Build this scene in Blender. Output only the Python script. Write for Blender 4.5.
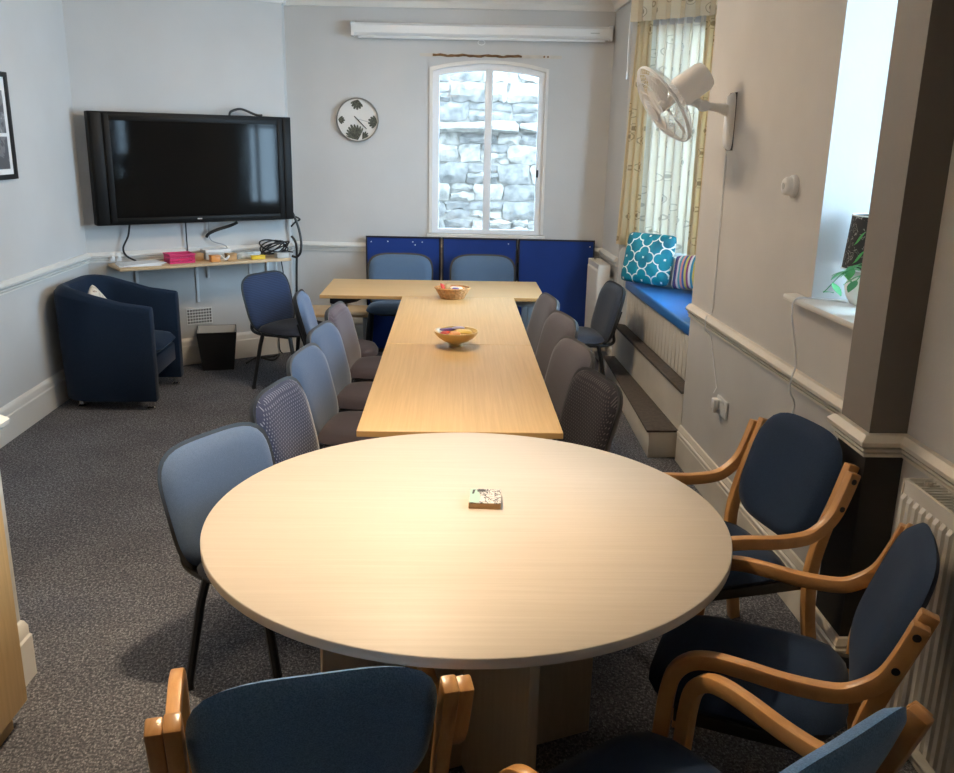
import bpy, bmesh, math, random
from math import sin, cos, pi, radians, sqrt, atan2
from mathutils import Vector, Matrix

for o in list(bpy.data.objects):
    bpy.data.objects.remove(o, do_unlink=True)
S = bpy.context.scene
COL = S.collection
random.seed(7)

# ------------------------------------------------------------------ camera
def cam_axes(yaw, pitch, roll):
    f = Vector((sin(yaw)*cos(pitch), cos(yaw)*cos(pitch), -sin(pitch)))
    r = Vector((cos(yaw), -sin(yaw), 0)); d = f.cross(r)
    return cos(roll)*r + sin(roll)*d, -sin(roll)*r + cos(roll)*d, f
cr, cd, cf = cam_axes(.0286, .2718, -.0204)
cam = bpy.data.cameras.new('camera'); camo = bpy.data.objects.new('camera', cam); COL.objects.link(camo)
m = Matrix((cr, -cd, -cf)).transposed().to_4x4(); m.translation = (-.0305, 0, 1.7885)
camo.matrix_world = m
cam.sensor_fit = 'HORIZONTAL'; cam.sensor_width = 36; cam.lens = 883.156/954*36; cam.clip_start = .05
S.camera = camo

# ------------------------------------------------------------------ world, exposure
w = bpy.data.worlds.new('overcast_sky'); S.world = w; w.use_nodes = True
bg = w.node_tree.nodes['Background']
bg.inputs[0].default_value = (.56, .79, 1, 1); bg.inputs[1].default_value = 25.0
S.view_settings.view_transform = 'Standard'; S.view_settings.look = 'None'
S.view_settings.gamma = 1; S.view_settings.use_curve_mapping = False
S.view_settings.exposure = 0.45
LAMP = 26.0          # ceiling lamp emission
BULB = 1400.0        # pendant bulb emission
H = 2.95             # ceiling height

# ------------------------------------------------------------------ materials
def nt(name):
    mt = bpy.data.materials.new(name); mt.use_nodes = True
    t = mt.node_tree
    return mt, t, t.nodes['Principled BSDF']
def N(t, kind, **kw):
    n = t.nodes.new(kind)
    for k, v in kw.items():
        if k.startswith('i_'):
            n.inputs[k[2:].replace('_', ' ')].default_value = v
        else: setattr(n, k, v)
    return n
def L(t, a, b): t.links.new(a, b)
def c4(c): return (c[0], c[1], c[2], 1)
def coords(t, uv=False, scale=(1, 1, 1)):
    tc = N(t, 'ShaderNodeTexCoord'); mp = N(t, 'ShaderNodeMapping')
    L(t, tc.outputs['UV' if uv else 'Object'], mp.inputs[0]); mp.inputs['Scale'].default_value = scale
    return mp.outputs[0]
def ramp(t, fac, stops, interp='LINEAR'):
    r = N(t, 'ShaderNodeValToRGB'); cr_ = r.color_ramp; cr_.interpolation = interp
    while len(cr_.elements) < len(stops): cr_.elements.new(.5)
    for e, (p, c) in zip(cr_.elements, stops): e.position = p; e.color = c4(c)
    L(t, fac, r.inputs[0]); return r.outputs[0]
def mulc(c, k): return tuple(min(1, x*k) for x in c)
def mat(name, col, rough=.5, metal=0, var=0, vscale=6, bump=0, bscale=200, sheen=0, spec=None, scale=(1, 1, 1), coat=0):
    mt, t, b = nt(name)
    b.inputs['Base Color'].default_value = c4(col); b.inputs['Roughness'].default_value = rough
    b.inputs['Metallic'].default_value = metal
    if spec is not None: b.inputs['Specular IOR Level'].default_value = spec
    if sheen: b.inputs['Sheen Weight'].default_value = sheen; b.inputs['Sheen Roughness'].default_value = .4
    if coat: b.inputs['Coat Weight'].default_value = coat
    if var or bump: v = coords(t, scale=scale)
    if var:
        n = N(t, 'ShaderNodeTexNoise', i_Scale=vscale, i_Detail=4.0); L(t, v, n.inputs['Vector'])
        L(t, ramp(t, n.outputs[0], [(.3, mulc(col, 1-var)), (.7, mulc(col, 1+var))]), b.inputs['Base Color'])
    if bump:
        n = N(t, 'ShaderNodeTexNoise', i_Scale=bscale, i_Detail=2.0); L(t, v, n.inputs['Vector'])
        bp = N(t, 'ShaderNodeBump', i_Strength=bump, i_Distance=.002); L(t, n.outputs[0], bp.inputs['Height']); L(t, bp.outputs[0], b.inputs['Normal'])
    return mt
def wood(name, c1, c2, rough, scale, nscale=3, coat=0):
    mt, t, b = nt(name); v = coords(t, scale=scale)
    n = N(t, 'ShaderNodeTexNoise', i_Scale=nscale, i_Detail=6.0, i_Roughness=.6, i_Distortion=.6); L(t, v, n.inputs['Vector'])
    L(t, ramp(t, n.outputs[0], [(.3, c1), (.5, tuple((a+d)/2 for a, d in zip(c1, c2))), (.68, c2)]), b.inputs['Base Color'])
    b.inputs['Roughness'].default_value = rough
    if coat: b.inputs['Coat Weight'].default_value = coat; b.inputs['Coat Roughness'].default_value = .2
    return mt
def fabric(name, c1, c2, dots=None, sheen=.35, scale=420, stripe=False):
    mt, t, b = nt(name); v = coords(t)
    n = N(t, 'ShaderNodeTexNoise', i_Scale=scale, i_Detail=2.0); L(t, v, n.inputs['Vector'])
    c = ramp(t, n.outputs[0], [(.35, c1), (.65, c2)])
    if dots or stripe:
        if dots:
            sx = N(t, 'ShaderNodeSeparateXYZ'); L(t, v, sx.inputs[0])
            def wv(sock_a, sock_b, sgn):
                a = N(t, 'ShaderNodeMath', operation='ADD' if sgn > 0 else 'SUBTRACT'); L(t, sock_a, a.inputs[0]); L(t, sock_b, a.inputs[1])
                k = N(t, 'ShaderNodeMath', operation='MULTIPLY'); L(t, a.outputs[0], k.inputs[0]); k.inputs[1].default_value = 330
                s = N(t, 'ShaderNodeMath', operation='SINE'); L(t, k.outputs[0], s.inputs[0]); return s.outputs[0]
            yz = N(t, 'ShaderNodeMath', operation='ADD'); L(t, sx.outputs['Y'], yz.inputs[0]); L(t, sx.outputs['Z'], yz.inputs[1])
            pr = N(t, 'ShaderNodeMath', operation='ADD'); L(t, wv(sx.outputs['X'], yz.outputs[0], 1), pr.inputs[0]); L(t, wv(sx.outputs['X'], yz.outputs[0], -1), pr.inputs[1])
            gt = N(t, 'ShaderNodeMath', operation='GREATER_THAN'); L(t, pr.outputs[0], gt.inputs[0]); gt.inputs[1].default_value = 1.25
            fac = gt.outputs[0]; c3 = dots
        else:
            wvn = N(t, 'ShaderNodeTexWave', i_Scale=28.0, i_Distortion=1.5); wvn.bands_direction = 'Z'; L(t, v, wvn.inputs['Vector']); fac = wvn.outputs['Fac']; c3 = mulc(c2, 1.7)
        mx = N(t, 'ShaderNodeMixRGB'); L(t, fac, mx.inputs[0]); L(t, c, mx.inputs[1]); mx.inputs[2].default_value = c4(c3); c = mx.outputs[0]
    L(t, c, b.inputs['Base Color']); b.inputs['Roughness'].default_value = .85; b.inputs['Specular IOR Level'].default_value = .2
    b.inputs['Sheen Weight'].default_value = sheen; b.inputs['Sheen Roughness'].default_value = .35
    bp = N(t, 'ShaderNodeBump', i_Strength=.25, i_Distance=.0015); L(t, n.outputs[0], bp.inputs['Height']); L(t, bp.outputs[0], b.inputs['Normal'])
    return mt
def emis(name, col, k):
    mt, t, b = nt(name); b.inputs['Emission Color'].default_value = c4(col); b.inputs['Emission Strength'].default_value = k; b.inputs['Base Color'].default_value = c4(col); return mt

def carpet_mat():
    mt, t, b = nt('carpet'); v = coords(t)
    n = N(t, 'ShaderNodeTexNoise', i_Scale=95.0, i_Detail=3.0, i_Roughness=.7); L(t, v, n.inputs['Vector'])
    big = N(t, 'ShaderNodeTexNoise', i_Scale=2.5, i_Detail=2.0); L(t, v, big.inputs['Vector'])
    vo = N(t, 'ShaderNodeTexVoronoi', i_Scale=130.0); L(t, coords(t, scale=(1, .55, 1)), vo.inputs['Vector'])
    c = ramp(t, n.outputs[0], [(.36, (.046, .047, .056)), (.5, (.135, .135, .150)), (.62, (.34, .34, .36))])
    c2 = ramp(t, vo.outputs['Distance'], [(.1, (.42, .42, .445)), (.42, (.062, .063, .073))])
    mx = N(t, 'ShaderNodeMixRGB'); mx.inputs[0].default_value = .5; L(t, c, mx.inputs[1]); L(t, c2, mx.inputs[2])
    ml = N(t, 'ShaderNodeMixRGB', blend_type='MULTIPLY'); ml.inputs[0].default_value = .8; L(t, mx.outputs[0], ml.inputs[1])
    L(t, ramp(t, big.outputs[0], [(.35, (.78, .78, .8)), (.65, (1, 1, 1))]), ml.inputs[2]); L(t, ml.outputs[0], b.inputs['Base Color'])
    b.inputs['Roughness'].default_value = .95; b.inputs['Specular IOR Level'].default_value = .1
    bp = N(t, 'ShaderNodeBump', i_Strength=.8, i_Distance=.004); L(t, vo.outputs['Distance'], bp.inputs['Height']); L(t, bp.outputs[0], b.inputs['Normal'])
    return mt
def glass_mat():
    mt, t, b = nt('window_glass'); t.nodes.remove(b)
    tr = N(t, 'ShaderNodeBsdfTransparent'); gl = N(t, 'ShaderNodeBsdfGlossy', i_Roughness=.02); fr = N(t, 'ShaderNodeFresnel', i_IOR=1.45); mx = N(t, 'ShaderNodeMixShader')
    tr.inputs[0].default_value = (.95, .98, 1, 1)
    L(t, fr.outputs[0], mx.inputs[0]); L(t, tr.outputs[0], mx.inputs[1]); L(t, gl.outputs[0], mx.inputs[2]); L(t, mx.outputs[0], t.nodes['Material Output'].inputs[0])
    return mt
def curtain_mat(name, base, ink, trans):
    mt, t, b = nt(name); v = coords(t, uv=True)
    vo = N(t, 'ShaderNodeTexVoronoi', i_Scale=9.5, i_Randomness=.6); L(t, v, vo.inputs['Vector'])
    nz = N(t, 'ShaderNodeTexNoise', i_Scale=9.0); L(t, v, nz.inputs['Vector'])
    ad = N(t, 'ShaderNodeMath', operation='MULTIPLY_ADD'); L(t, nz.outputs[0], ad.inputs[0]); ad.inputs[1].default_value = .22; L(t, vo.outputs['Distance'], ad.inputs[2])
    ring = ramp(t, ad.outputs[0], [(0, (1, 1, 1)), (.25, (1, 1, 1)), (.29, (0, 0, 0)), (.39, (0, 0, 0)), (.41, (.8, .8, .8)), (.435, (.8, .8, .8)), (.455, (0, 0, 0))])
    mx = N(t, 'ShaderNodeMixRGB'); L(t, ring, mx.inputs[0]); mx.inputs[1].default_value = c4(base); mx.inputs[2].default_value = c4(ink)
    L(t, mx.outputs[0], b.inputs['Base Color']); b.inputs['Roughness'].default_value = .9
    tl = N(t, 'ShaderNodeBsdfTranslucent'); L(t, mx.outputs[0], tl.inputs[0]); ms = N(t, 'ShaderNodeMixShader'); ms.inputs[0].default_value = trans
    L(t, b.outputs[0], ms.inputs[1]); L(t, tl.outputs[0], ms.inputs[2]); L(t, ms.outputs[0], t.nodes['Material Output'].inputs[0])
    return mt
def trellis_mat():
    mt, t, b = nt('teal_trellis'); v = coords(t); sx = N(t, 'ShaderNodeSeparateXYZ'); L(t, v, sx.inputs[0])
    def ax(sock, k, ph=0.):
        a = N(t, 'ShaderNodeMath', operation='MULTIPLY_ADD'); L(t, sock, a.inputs[0]); a.inputs[1].default_value = k; a.inputs[2].default_value = ph
        c = N(t, 'ShaderNodeMath', operation='COSINE'); L(t, a.outputs[0], c.inputs[0]); return c.outputs[0]
    def add(a, b_, m1=1., sub=False):
        n = N(t, 'ShaderNodeMath', operation='MULTIPLY_ADD'); L(t, b_, n.inputs[0]); n.inputs[1].default_value = m1; L(t, a, n.inputs[2]); return n.outputs[0]
    P_ = .165
    def fold(sock):
        n = N(t, 'ShaderNodeMath', operation='PINGPONG'); L(t, sock, n.inputs[0]); n.inputs[1].default_value = P_/2; return n.outputs[0]
    fx, fz = fold(sx.outputs['X']), fold(sx.outputs['Z'])
    def disc(a, c):
        cb_ = N(t, 'ShaderNodeCombineXYZ'); L(t, fx, cb_.inputs[0]); L(t, fz, cb_.inputs[1]); d = N(t, 'ShaderNodeVectorMath', operation='DISTANCE'); L(t, cb_.outputs[0], d.inputs[0]); d.inputs[1].default_value = (a, c, 0); return d.outputs['Value']
    mn = N(t, 'ShaderNodeMath', operation='MINIMUM'); L(t, disc(.26*P_, 0), mn.inputs[0]); L(t, disc(0, .26*P_), mn.inputs[1])
    sb2 = N(t, 'ShaderNodeMath', operation='SUBTRACT'); L(t, mn.outputs[0], sb2.inputs[0]); sb2.inputs[1].default_value = .245*P_
    ab = N(t, 'ShaderNodeMath', operation='ABSOLUTE'); L(t, sb2.outputs[0], ab.inputs[0])
    nz = N(t, 'ShaderNodeTexNoise', i_Scale=7.0); L(t, v, nz.inputs['Vector'])
    teal = ramp(t, nz.outputs[0], [(.35, (.0, .17, .26)), (.65, (.0, .30, .42))])
    lt = N(t, 'ShaderNodeMath', operation='LESS_THAN'); L(t, ab.outputs[0], lt.inputs[0]); lt.inputs[1].default_value = .0045
    mx = N(t, 'ShaderNodeMixRGB'); L(t, lt.outputs[0], mx.inputs[0]); L(t, teal, mx.inputs[1]); mx.inputs[2].default_value = (.85, .9, .88, 1)
    L(t, mx.outputs[0], b.inputs['Base Color']); b.inputs['Roughness'].default_value = .6; return mt
def stripe_mat():
    mt, t, b = nt('rainbow_stripe'); v = coords(t); sx = N(t, 'ShaderNodeSeparateXYZ'); L(t, v, sx.inputs[0])
    a = N(t, 'ShaderNodeMath', operation='MULTIPLY_ADD'); L(t, sx.outputs['X'], a.inputs[0]); a.inputs[1].default_value = 4.6; a.inputs[2].default_value = 10.5
    fr = N(t, 'ShaderNodeMath', operation='FRACT'); L(t, a.outputs[0], fr.inputs[0])
    cs = [(.02, .07, .25), (.75, .7, .6), (.5, .42, .1), (.03, .25, .4), (.7, .7, .7), (.25, .06, .18), (.6, .55, .15), (.05, .12, .35), (.7, .3, .3), (.1, .35, .45), (.65, .65, .7), (.1, .05, .2)]
    L(t, ramp(t, fr.outputs[0], [(i/len(cs), c) for i, c in enumerate(cs)], 'CONSTANT'), b.inputs['Base Color']); b.inputs['Roughness'].default_value = .8; return mt
def splotch_mat(name, stops, scale, rough=.5, kind='N'):
    mt, t, b = nt(name); v = coords(t)
    n = N(t, 'ShaderNodeTexNoise', i_Scale=scale, i_Detail=3.0, i_Distortion=1.2); L(t, v, n.inputs['Vector'])
    L(t, ramp(t, n.outputs[0], stops, 'CONSTANT'), b.inputs['Base Color']); b.inputs['Roughness'].default_value = rough; return mt

WALL = (.56, .555, .545)
M = dict(
    wall=mat('painted_wall', WALL, .75, var=.03, vscale=2.5, bump=.25, bscale=60),
    wallwarm=mat('painted_wall_cream', (.55, .53, .505), .7, var=.04, vscale=3, bump=.25, bscale=60),
    ceil=mat('ceiling_paint', (.78, .76, .72), .9),
    trim=mat('gloss_trim', (.72, .70, .66), .35, var=.02),
    creamtrim=mat('cream_gloss_trim', (.68, .62, .53), .4, var=.05),
    white=mat('white_plastic', (.78, .78, .77), .4),
    upvc=mat('white_window_frame', (.85, .87, .9), .3),
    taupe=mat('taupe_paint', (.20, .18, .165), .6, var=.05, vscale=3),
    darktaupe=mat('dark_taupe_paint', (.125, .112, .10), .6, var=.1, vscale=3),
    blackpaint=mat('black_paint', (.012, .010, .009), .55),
    carpet=carpet_mat(), stepcarpet=mat('brown_step_carpet', (.075, .06, .05), .9, var=.25, vscale=40, bump=.5, bscale=300),
    glass=glass_mat(),
    oak=wood('light_oak_laminate', (.53, .325, .125), (.62, .395, .165), .42, (30, .6, 30)),
    oakx=wood('light_oak_laminate_cross', (.54, .34, .14), (.62, .40, .175), .42, (.6, 30, 30)),
    oakedge=mat('oak_edge_band', (.50, .29, .11), .4),
    maple=wood('pale_maple_laminate', (.61, .52, .42), (.67, .58, .48), .50, (.7, 30, 30)),
    mapleedge=mat('maple_edge_band', (.62, .55, .47), .4),
    mapleleg=wood('maple_panel', (.46, .37, .26), (.54, .44, .32), .45, (16, 16, 1.2)),
    cabwood=wood('cabinet_beech', (.52, .34, .15), (.62, .42, .2), .45, (20, 20, 1.2)),
    beech=wood('bent_beech', (.52, .245, .075), (.68, .36, .13), .30, (14, 3, 3), coat=.3),
    shelfwood=wood('pale_shelf_wood', (.55, .37, .20), (.63, .45, .26), .5, (3, 3, 20)),
    blackmetal=mat('black_metal', (.010, .010, .011), .35), greymetal=mat('grey_metal', (.30, .31, .32), .4, metal=.3),
    blackplastic=mat('black_plastic', (.014, .013, .013), .45), greyshell=mat('grey_plastic_shell', (.055, .052, .05), .4),
    chrome=mat('chrome', (.7, .7, .7), .15, metal=1),
    navy=fabric('navy_fabric', (.006, .015, .040), (.011, .026, .062), sheen=.12),
    armblue=fabric('armchair_blue_fabric', (.10, .23, .46), (.20, .37, .66), sheen=.3, scale=320),
    bluegrey=fabric('blue_grey_fabric', (.075, .115, .19), (.105, .15, .24)),
    bluestripe=fabric('ribbed_blue_fabric', (.014, .023, .052), (.022, .034, .072), stripe=True, sheen=.2),
    dots=fabric('dotted_navy_fabric', (.028, .034, .070), (.042, .05, .09), dots=(.20, .21, .27)),
    mauvedots=fabric('dotted_mauve_fabric', (.075, .06, .075), (.10, .08, .095), dots=(.17, .145, .17)),
    mauve=fabric('mauve_grey_fabric', (.105, .095, .105), (.135, .12, .13)),
    warmseat=fabric('warm_lit_seat_fabric', (.045, .035, .042), (.062, .05, .058), sheen=.3),  # seats share the blue-grey fabric; warm light from above is put into the colour
    blackdots=fabric('dotted_black_fabric', (.016, .014, .018), (.026, .023, .03), dots=(.09, .08, .085), sheen=.15),
    slate=fabric('slate_fabric', (.035, .042, .058), (.05, .058, .078)),
    farblue=fabric('steel_blue_fabric', (.075, .125, .20), (.105, .16, .25)),
    darkseat=fabric('charcoal_seat_fabric', (.012, .014, .022), (.022, .024, .035), sheen=.15),
    tub=fabric('tub_chair_navy_fabric', (.006, .014, .031), (.011, .023, .048), sheen=.12, scale=300),
    seatpad=mat('bright_blue_vinyl', (.022, .15, .46), .35, var=.1, vscale=5),
    felt=mat('royal_blue_felt', (.006, .034, .20), .9, var=.06, vscale=5, bump=.4, bscale=500),
    boardframe=mat('board_black_frame', (.01, .01, .02), .4),
    curtain=curtain_mat('cream_scroll_curtain', (.72, .60, .38), (.33, .24, .13), .35),
    sheer=curtain_mat('white_scroll_sheer', (.84, .80, .72), (.50, .47, .42), .38),
    lining=curtain_mat('valance_scroll', (.72, .62, .45), (.36, .28, .17), .3),
    teal=trellis_mat(), stripes=stripe_mat(),
    beige=splotch_mat('beige_print_cushion', [(0, (.5, .42, .33)), (.45, (.62, .55, .45)), (.62, (.3, .2, .15))], 18, .8),
    screen=mat('tv_screen', (.005, .005, .005), .06, spec=.14), tvframe=mat('tv_frame', (.007, .0065, .006), .5, spec=.2),
    pink=mat('pink_plastic', (.70, .03, .16), .4), yellow=mat('yellow_card', (.75, .52, .02), .5), paper=mat('white_paper', (.8, .82, .84), .7),
    kraft=mat('brown_card', (.45, .27, .12), .7, var=.15, vscale=20), smoke=mat('clear_grey_plastic', (.42, .44, .42), .25, var=.3, vscale=30), greybox=mat('grey_box_plastic', (.5, .5, .48), .4),
    wicker=mat('wicker', (.56, .29, .10), .6, var=.25, vscale=60), bowl=wood('turned_bowl_wood', (.68, .44, .15), (.76, .54, .22), .35, (3, 3, 14)),
    red=mat('red_wrapper', (.55, .05, .03), .3), orange=mat('orange_wrapper', (.72, .3, .08), .3), cream=mat('cream_wrapper', (.78, .66, .5), .35), purple=mat('purple_wrapper', (.12, .05, .2), .3), lilac=mat('lilac_wrapper', (.5, .42, .62), .3), gold=mat('gold_wrapper', (.75, .52, .12), .3),
    mint=mat('mint_print', (.42, .62, .50), .4), script=splotch_mat('dark_script_print', [(0, (.75, .68, .62)), (.47, (.07, .07, .08)), (.56, (.72, .66, .62)), (.7, (.2, .28, .24))], 55), blackprint=mat('black_print', (.012, .014, .014), .4),
    face=mat('clock_face', (.70, .68, .65), .5), rim=mat('clock_rim', (.24, .23, .21), .35, metal=.4), leafprint=splotch_mat('grey_green_leaf_print', [(0, (.06, .065, .05)), (.5, (.13, .135, .10)), (.6, (.05, .05, .045))], 60),
    photo=splotch_mat('dark_photo_print', [(0, (.10, .10, .11)), (.5, (.2, .2, .21)), (.6, (.32, .32, .33))], 9), mount=mat('white_mount', (.8, .8, .8), .7),
    ceramic=mat('white_ceramic', (.80, .78, .74), .25), shade=splotch_mat('black_leaf_shade', [(0, (.012, .012, .014)), (.57, (.35, .35, .33)), (.60, (.012, .013, .014))], 38, .7), green=mat('green_leaf', (.07, .30, .10), .45, var=.2, vscale=30), greenprint=mat('green_leaf_print', (.09, .45, .12), .6),
    brown=mat('bare_brown_plaster', (.20, .105, .045), .9, var=.4, vscale=30, bump=1, bscale=60), patch=mat('bare_cream_plaster', (.60, .55, .48), .9, var=.06, vscale=15),
    stone=mat('pale_limestone', (.165, .142, .12), .9, var=.5, vscale=13, bump=1, bscale=25), stone2=mat('grey_limestone', (.11, .096, .085), .9, var=.5, vscale=13, bump=1, bscale=25), mortar=mat('lime_mortar', (.19, .165, .14), .95, var=.2, vscale=14), ground=mat('outdoor_paving', (.3, .3, .28), .9, var=.2),
    void=mat('dark_void', (.01, .01, .01), .9), radiator=mat('radiator_enamel', (.74, .70, .63), .35), brass=mat('valve_metal', (.55, .5, .42), .3, metal=.8),
    fanplastic=mat('fan_plastic', (.86, .85, .84), .35), binblack=mat('bin_black', (.008, .008, .009), .5), bininside=mat('bin_liner_grey', (.55, .53, .5), .6),
    lampglow=emis('lamp_glow', (1, .80, .58), LAMP), peachlabel=mat('cream_plaster_line', (.7, .66, .58), .6),
)

# ------------------------------------------------------------------ mesh builder
class B:
    def __init__(s): s.v = []; s.f = []; s.uv = {}; s.mi = {}
    def add(s, vs, fs):
        o = len(s.v); s.v += [tuple(p) for p in vs]; s.f += [tuple(i+o for i in f) for f in fs]; return s
    def box(s, x0, x1, y0, y1, z0, z1, xf=None):
        vs = [Vector((x, y, z)) for z in (z0, z1) for y in (y0, y1) for x in (x0, x1)]
        if xf: vs = [xf(p) if callable(xf) else xf @ p for p in vs]
        return s.add(vs, [(0, 2, 3, 1), (4, 5, 7, 6), (0, 1, 5, 4), (2, 6, 7, 3), (0, 4, 6, 2), (1, 3, 7, 5)])
    def prism(s, poly, a, b, xf=None):           # poly (x,y) CCW, extruded z a..b, then mapped
        n = len(poly); vs = [Vector((p[0], p[1], a)) for p in poly]+[Vector((p[0], p[1], b)) for p in poly]
        if xf: vs = [xf(p) if callable(xf) else xf @ p for p in vs]
        return s.add(vs, [tuple(range(n))[::-1], tuple(range(n, 2*n))]+[(i, (i+1) % n, (i+1) % n+n, i+n) for i in range(n)])
    def tube(s, pts, r, n=8, closed=False, r2=None, caps=True):
        pts = [Vector(p) for p in pts]; k = len(pts); rs = r if isinstance(r, (list, tuple)) else [r]*k
        vs = []; up = None
        for i, p in enumerate(pts):
            a = pts[(i-1) % k] if (closed or i) else p; b = pts[(i+1) % k] if (closed or i < k-1) else p
            d = (b-a).normalized()
            if up is None:
                up = Vector((0, 0, 1)) if abs(d.z) < .9 else Vector((1, 0, 0))
            sx = d.cross(up)
            if sx.length < 1e-5: sx = d.cross(Vector((0, 1, 0)))
            sx.normalize(); uu = sx.cross(d).normalized(); up = uu
            for j in range(n):
                t = 2*pi*j/n; vs.append(p+sx*cos(t)*rs[i]+uu*sin(t)*(rs[i] if r2 is None else r2))
        fs = []
        for i in range(k if closed else k-1):
            for j in range(n):
                a = i*n+j; b = i*n+(j+1) % n; c = ((i+1) % k)*n+(j+1) % n; d = ((i+1) % k)*n+j
                fs.append((a, b, c, d))
        if caps and not closed: fs += [tuple(range(n))[::-1], tuple(range((k-1)*n, k*n))]
        return s.add(vs, fs)
    def lathe(s, prof, n=24, xf=None, cap=True):
        vs = []; k = len(prof)
        for r, z in prof:
            for j in range(n):
                t = 2*pi*j/n; p = Vector((r*cos(t), r*sin(t), z)); vs.append((xf(p) if callable(xf) else xf @ p) if xf else p)
        fs = [(i*n+j, i*n+(j+1) % n, (i+1)*n+(j+1) % n, (i+1)*n+j) for i in range(k-1) for j in range(n)]
        if cap: fs += [tuple(range(n))[::-1], tuple(range((k-1)*n, k*n))]
        return s.add(vs, fs)
    def pad(s, w, h, tb, tf, e=3.6, n=32, rings=5, pw=5, xf=None, taper=0):
        # pillow in x,z; back bulge tb (-y), front bulge tf (+y)
        bd = []
        for j in range(n):
            t = 2*pi*j/n; c, q = cos(t), sin(t); k = (abs(c)**e+abs(q)**e)**(-1/e)
            x, z = c*k*w/2, q*k*h/2; bd.append((x*(1+taper*z/h), z))
        vs = []
        rr = [i/rings for i in range(1, rings+1)]; rr = [1-(1-r)**1.6 for r in rr]
        def ring(r, T): return [Vector((x*r, T*(1-r**pw)**.5, z*r)) for x, z in bd]
        vs.append(Vector((0, tf, 0)))
        for r in rr: vs += ring(r, tf)
        for r in rr[-2::-1]: vs += ring(r, -tb)
        vs.append(Vector((0, -tb, 0)))
        if xf: vs = [xf(p) if callable(xf) else xf @ p for p in vs]
        R_ = 2*rings-1; fs = [(0, 1+(j+1) % n, 1+j) for j in range(n)]
        for i in range(R_-1):
            for j in range(n): fs.append((1+i*n+j, 1+i*n+(j+1) % n, 1+(i+1)*n+(j+1) % n, 1+(i+1)*n+j))
        e_ = 1+R_*n; fs += [(e_, 1+(R_-1)*n+j, 1+(R_-1)*n+(j+1) % n) for j in range(n)]
        return s.add(vs, fs)
    def bent(s, path, x0, x1, t):                # rectangular section swept along a path in local y,z
        n = len(path); pv = [Vector((0, p[0], p[1])) for p in path]; vs = []
        for i, p in enumerate(pv):
            a = pv[max(i-1, 0)]; b = pv[min(i+1, n-1)]; d = (b-a).normalized(); q = Vector((0, -d.z, d.y))*t/2
            vs += [p+q+Vector((x0, 0, 0)), p+q+Vector((x1, 0, 0)), p-q+Vector((x1, 0, 0)), p-q+Vector((x0, 0, 0))]
        fs = [(i*4+j, i*4+(j+1) % 4, i*4+4+(j+1) % 4, i*4+4+j) for i in range(n-1) for j in range(4)]
        fs += [(3, 2, 1, 0), tuple((n-1)*4+j for j in range(4))]
        return s.add(vs, fs)
    def grid(s, fn, nu, nv, uvfn=None):
        o = len(s.v)
        for i in range(nu+1):
            for j in range(nv+1): s.v.append(tuple(fn(i/nu, j/nv)))
        for i in range(nu):
            for j in range(nv):
                f = (o+i*(nv+1)+j, o+(i+1)*(nv+1)+j, o+(i+1)*(nv+1)+j+1, o+i*(nv+1)+j+1)
                if uvfn: s.uv[len(s.f)] = [uvfn(a/nu, b/nv) for a, b in ((i, j), (i+1, j), (i+1, j+1), (i, j+1))]
                s.f.append(f)
        return s
    def mesh(s, name, bevel=0, smooth=40, seg=2, solid=0):
        me = bpy.data.meshes.new(name); me.from_pydata(s.v, [], s.f)
        if s.uv:
            ul = me.uv_layers.new(name='UVMap')
            for fi, p in enumerate(me.polygons):
                if fi in s.uv:
                    for li, c in zip(p.loop_indices, s.uv[fi]): ul.data[li].uv = c
        for fi, k in s.mi.items(): me.polygons[fi].material_index = k
        bm = bmesh.new(); bm.from_mesh(me)
        if solid: bmesh.ops.solidify(bm, geom=bm.faces[:], thickness=solid)
        elif not s.uv: bmesh.ops.recalc_face_normals(bm, faces=bm.faces[:])
        if bevel:
            es = [e for e in bm.edges if len(e.link_faces) == 2 and e.calc_face_angle(0) > .6]
            bmesh.ops.bevel(bm, geom=es, offset=bevel, segments=seg, affect='EDGES', profile=.5, clamp_overlap=True)
        bm.to_mesh(me); bm.free()
        if smooth:
            for p in me.polygons: p.use_smooth = True
            me.set_sharp_from_angle(angle=radians(smooth))
        return me
    def build(s, name, mt, parent=None, **kw):
        return obj(name, s.mesh(name, **kw), mt, parent)
def obj(name, me, mt, parent=None):
    o = bpy.data.objects.new(name, me); COL.objects.link(o)
    mts = mt if isinstance(mt, (list, tuple)) else [mt]
    if not me.materials:
        for x in mts: me.materials.append(M[x] if isinstance(x, str) else x)
    else: setm(o, mts[0])
    o.parent = parent
    return o
def setm(o, mt):
    o.material_slots[0].link = 'OBJECT'; o.material_slots[0].material = M[mt] if isinstance(mt, str) else mt
def tag(o, label, cat, group=None, kind=None):
    if label: o['label'] = label
    if cat: o['category'] = cat
    if group: o['group'] = group
    if kind: o['kind'] = kind
    return o
def empty(name, loc=(0, 0, 0), rz=0, label=None, cat=None, group=None):
    o = bpy.data.objects.new(name, None); COL.objects.link(o); o.location = loc; o.rotation_euler = (0, 0, rz); o.empty_display_size = .1
    return tag(o, label, cat, group)
def struct(o, label=None, cat=None): o['kind'] = 'structure'; return tag(o, label, cat)
def copy_tree(o, parent=None, loc=None, rz=None):
    c = o.copy(); COL.objects.link(c); c.parent = parent
    if loc is not None: c.location = loc
    if rz is not None: c.rotation_euler = (0, 0, rz)
    for ch in list(o.children): copy_tree(ch, c)
    return c
def facing(dx, dy): return atan2(-dx, dy)       # local +y turned towards (dx,dy)
def arc(c, r, a0, a1, n): return [(c[0]+r*cos(radians(a0+(a1-a0)*i/n)), c[1]+r*sin(radians(a0+(a1-a0)*i/n))) for i in range(n+1)]
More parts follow.
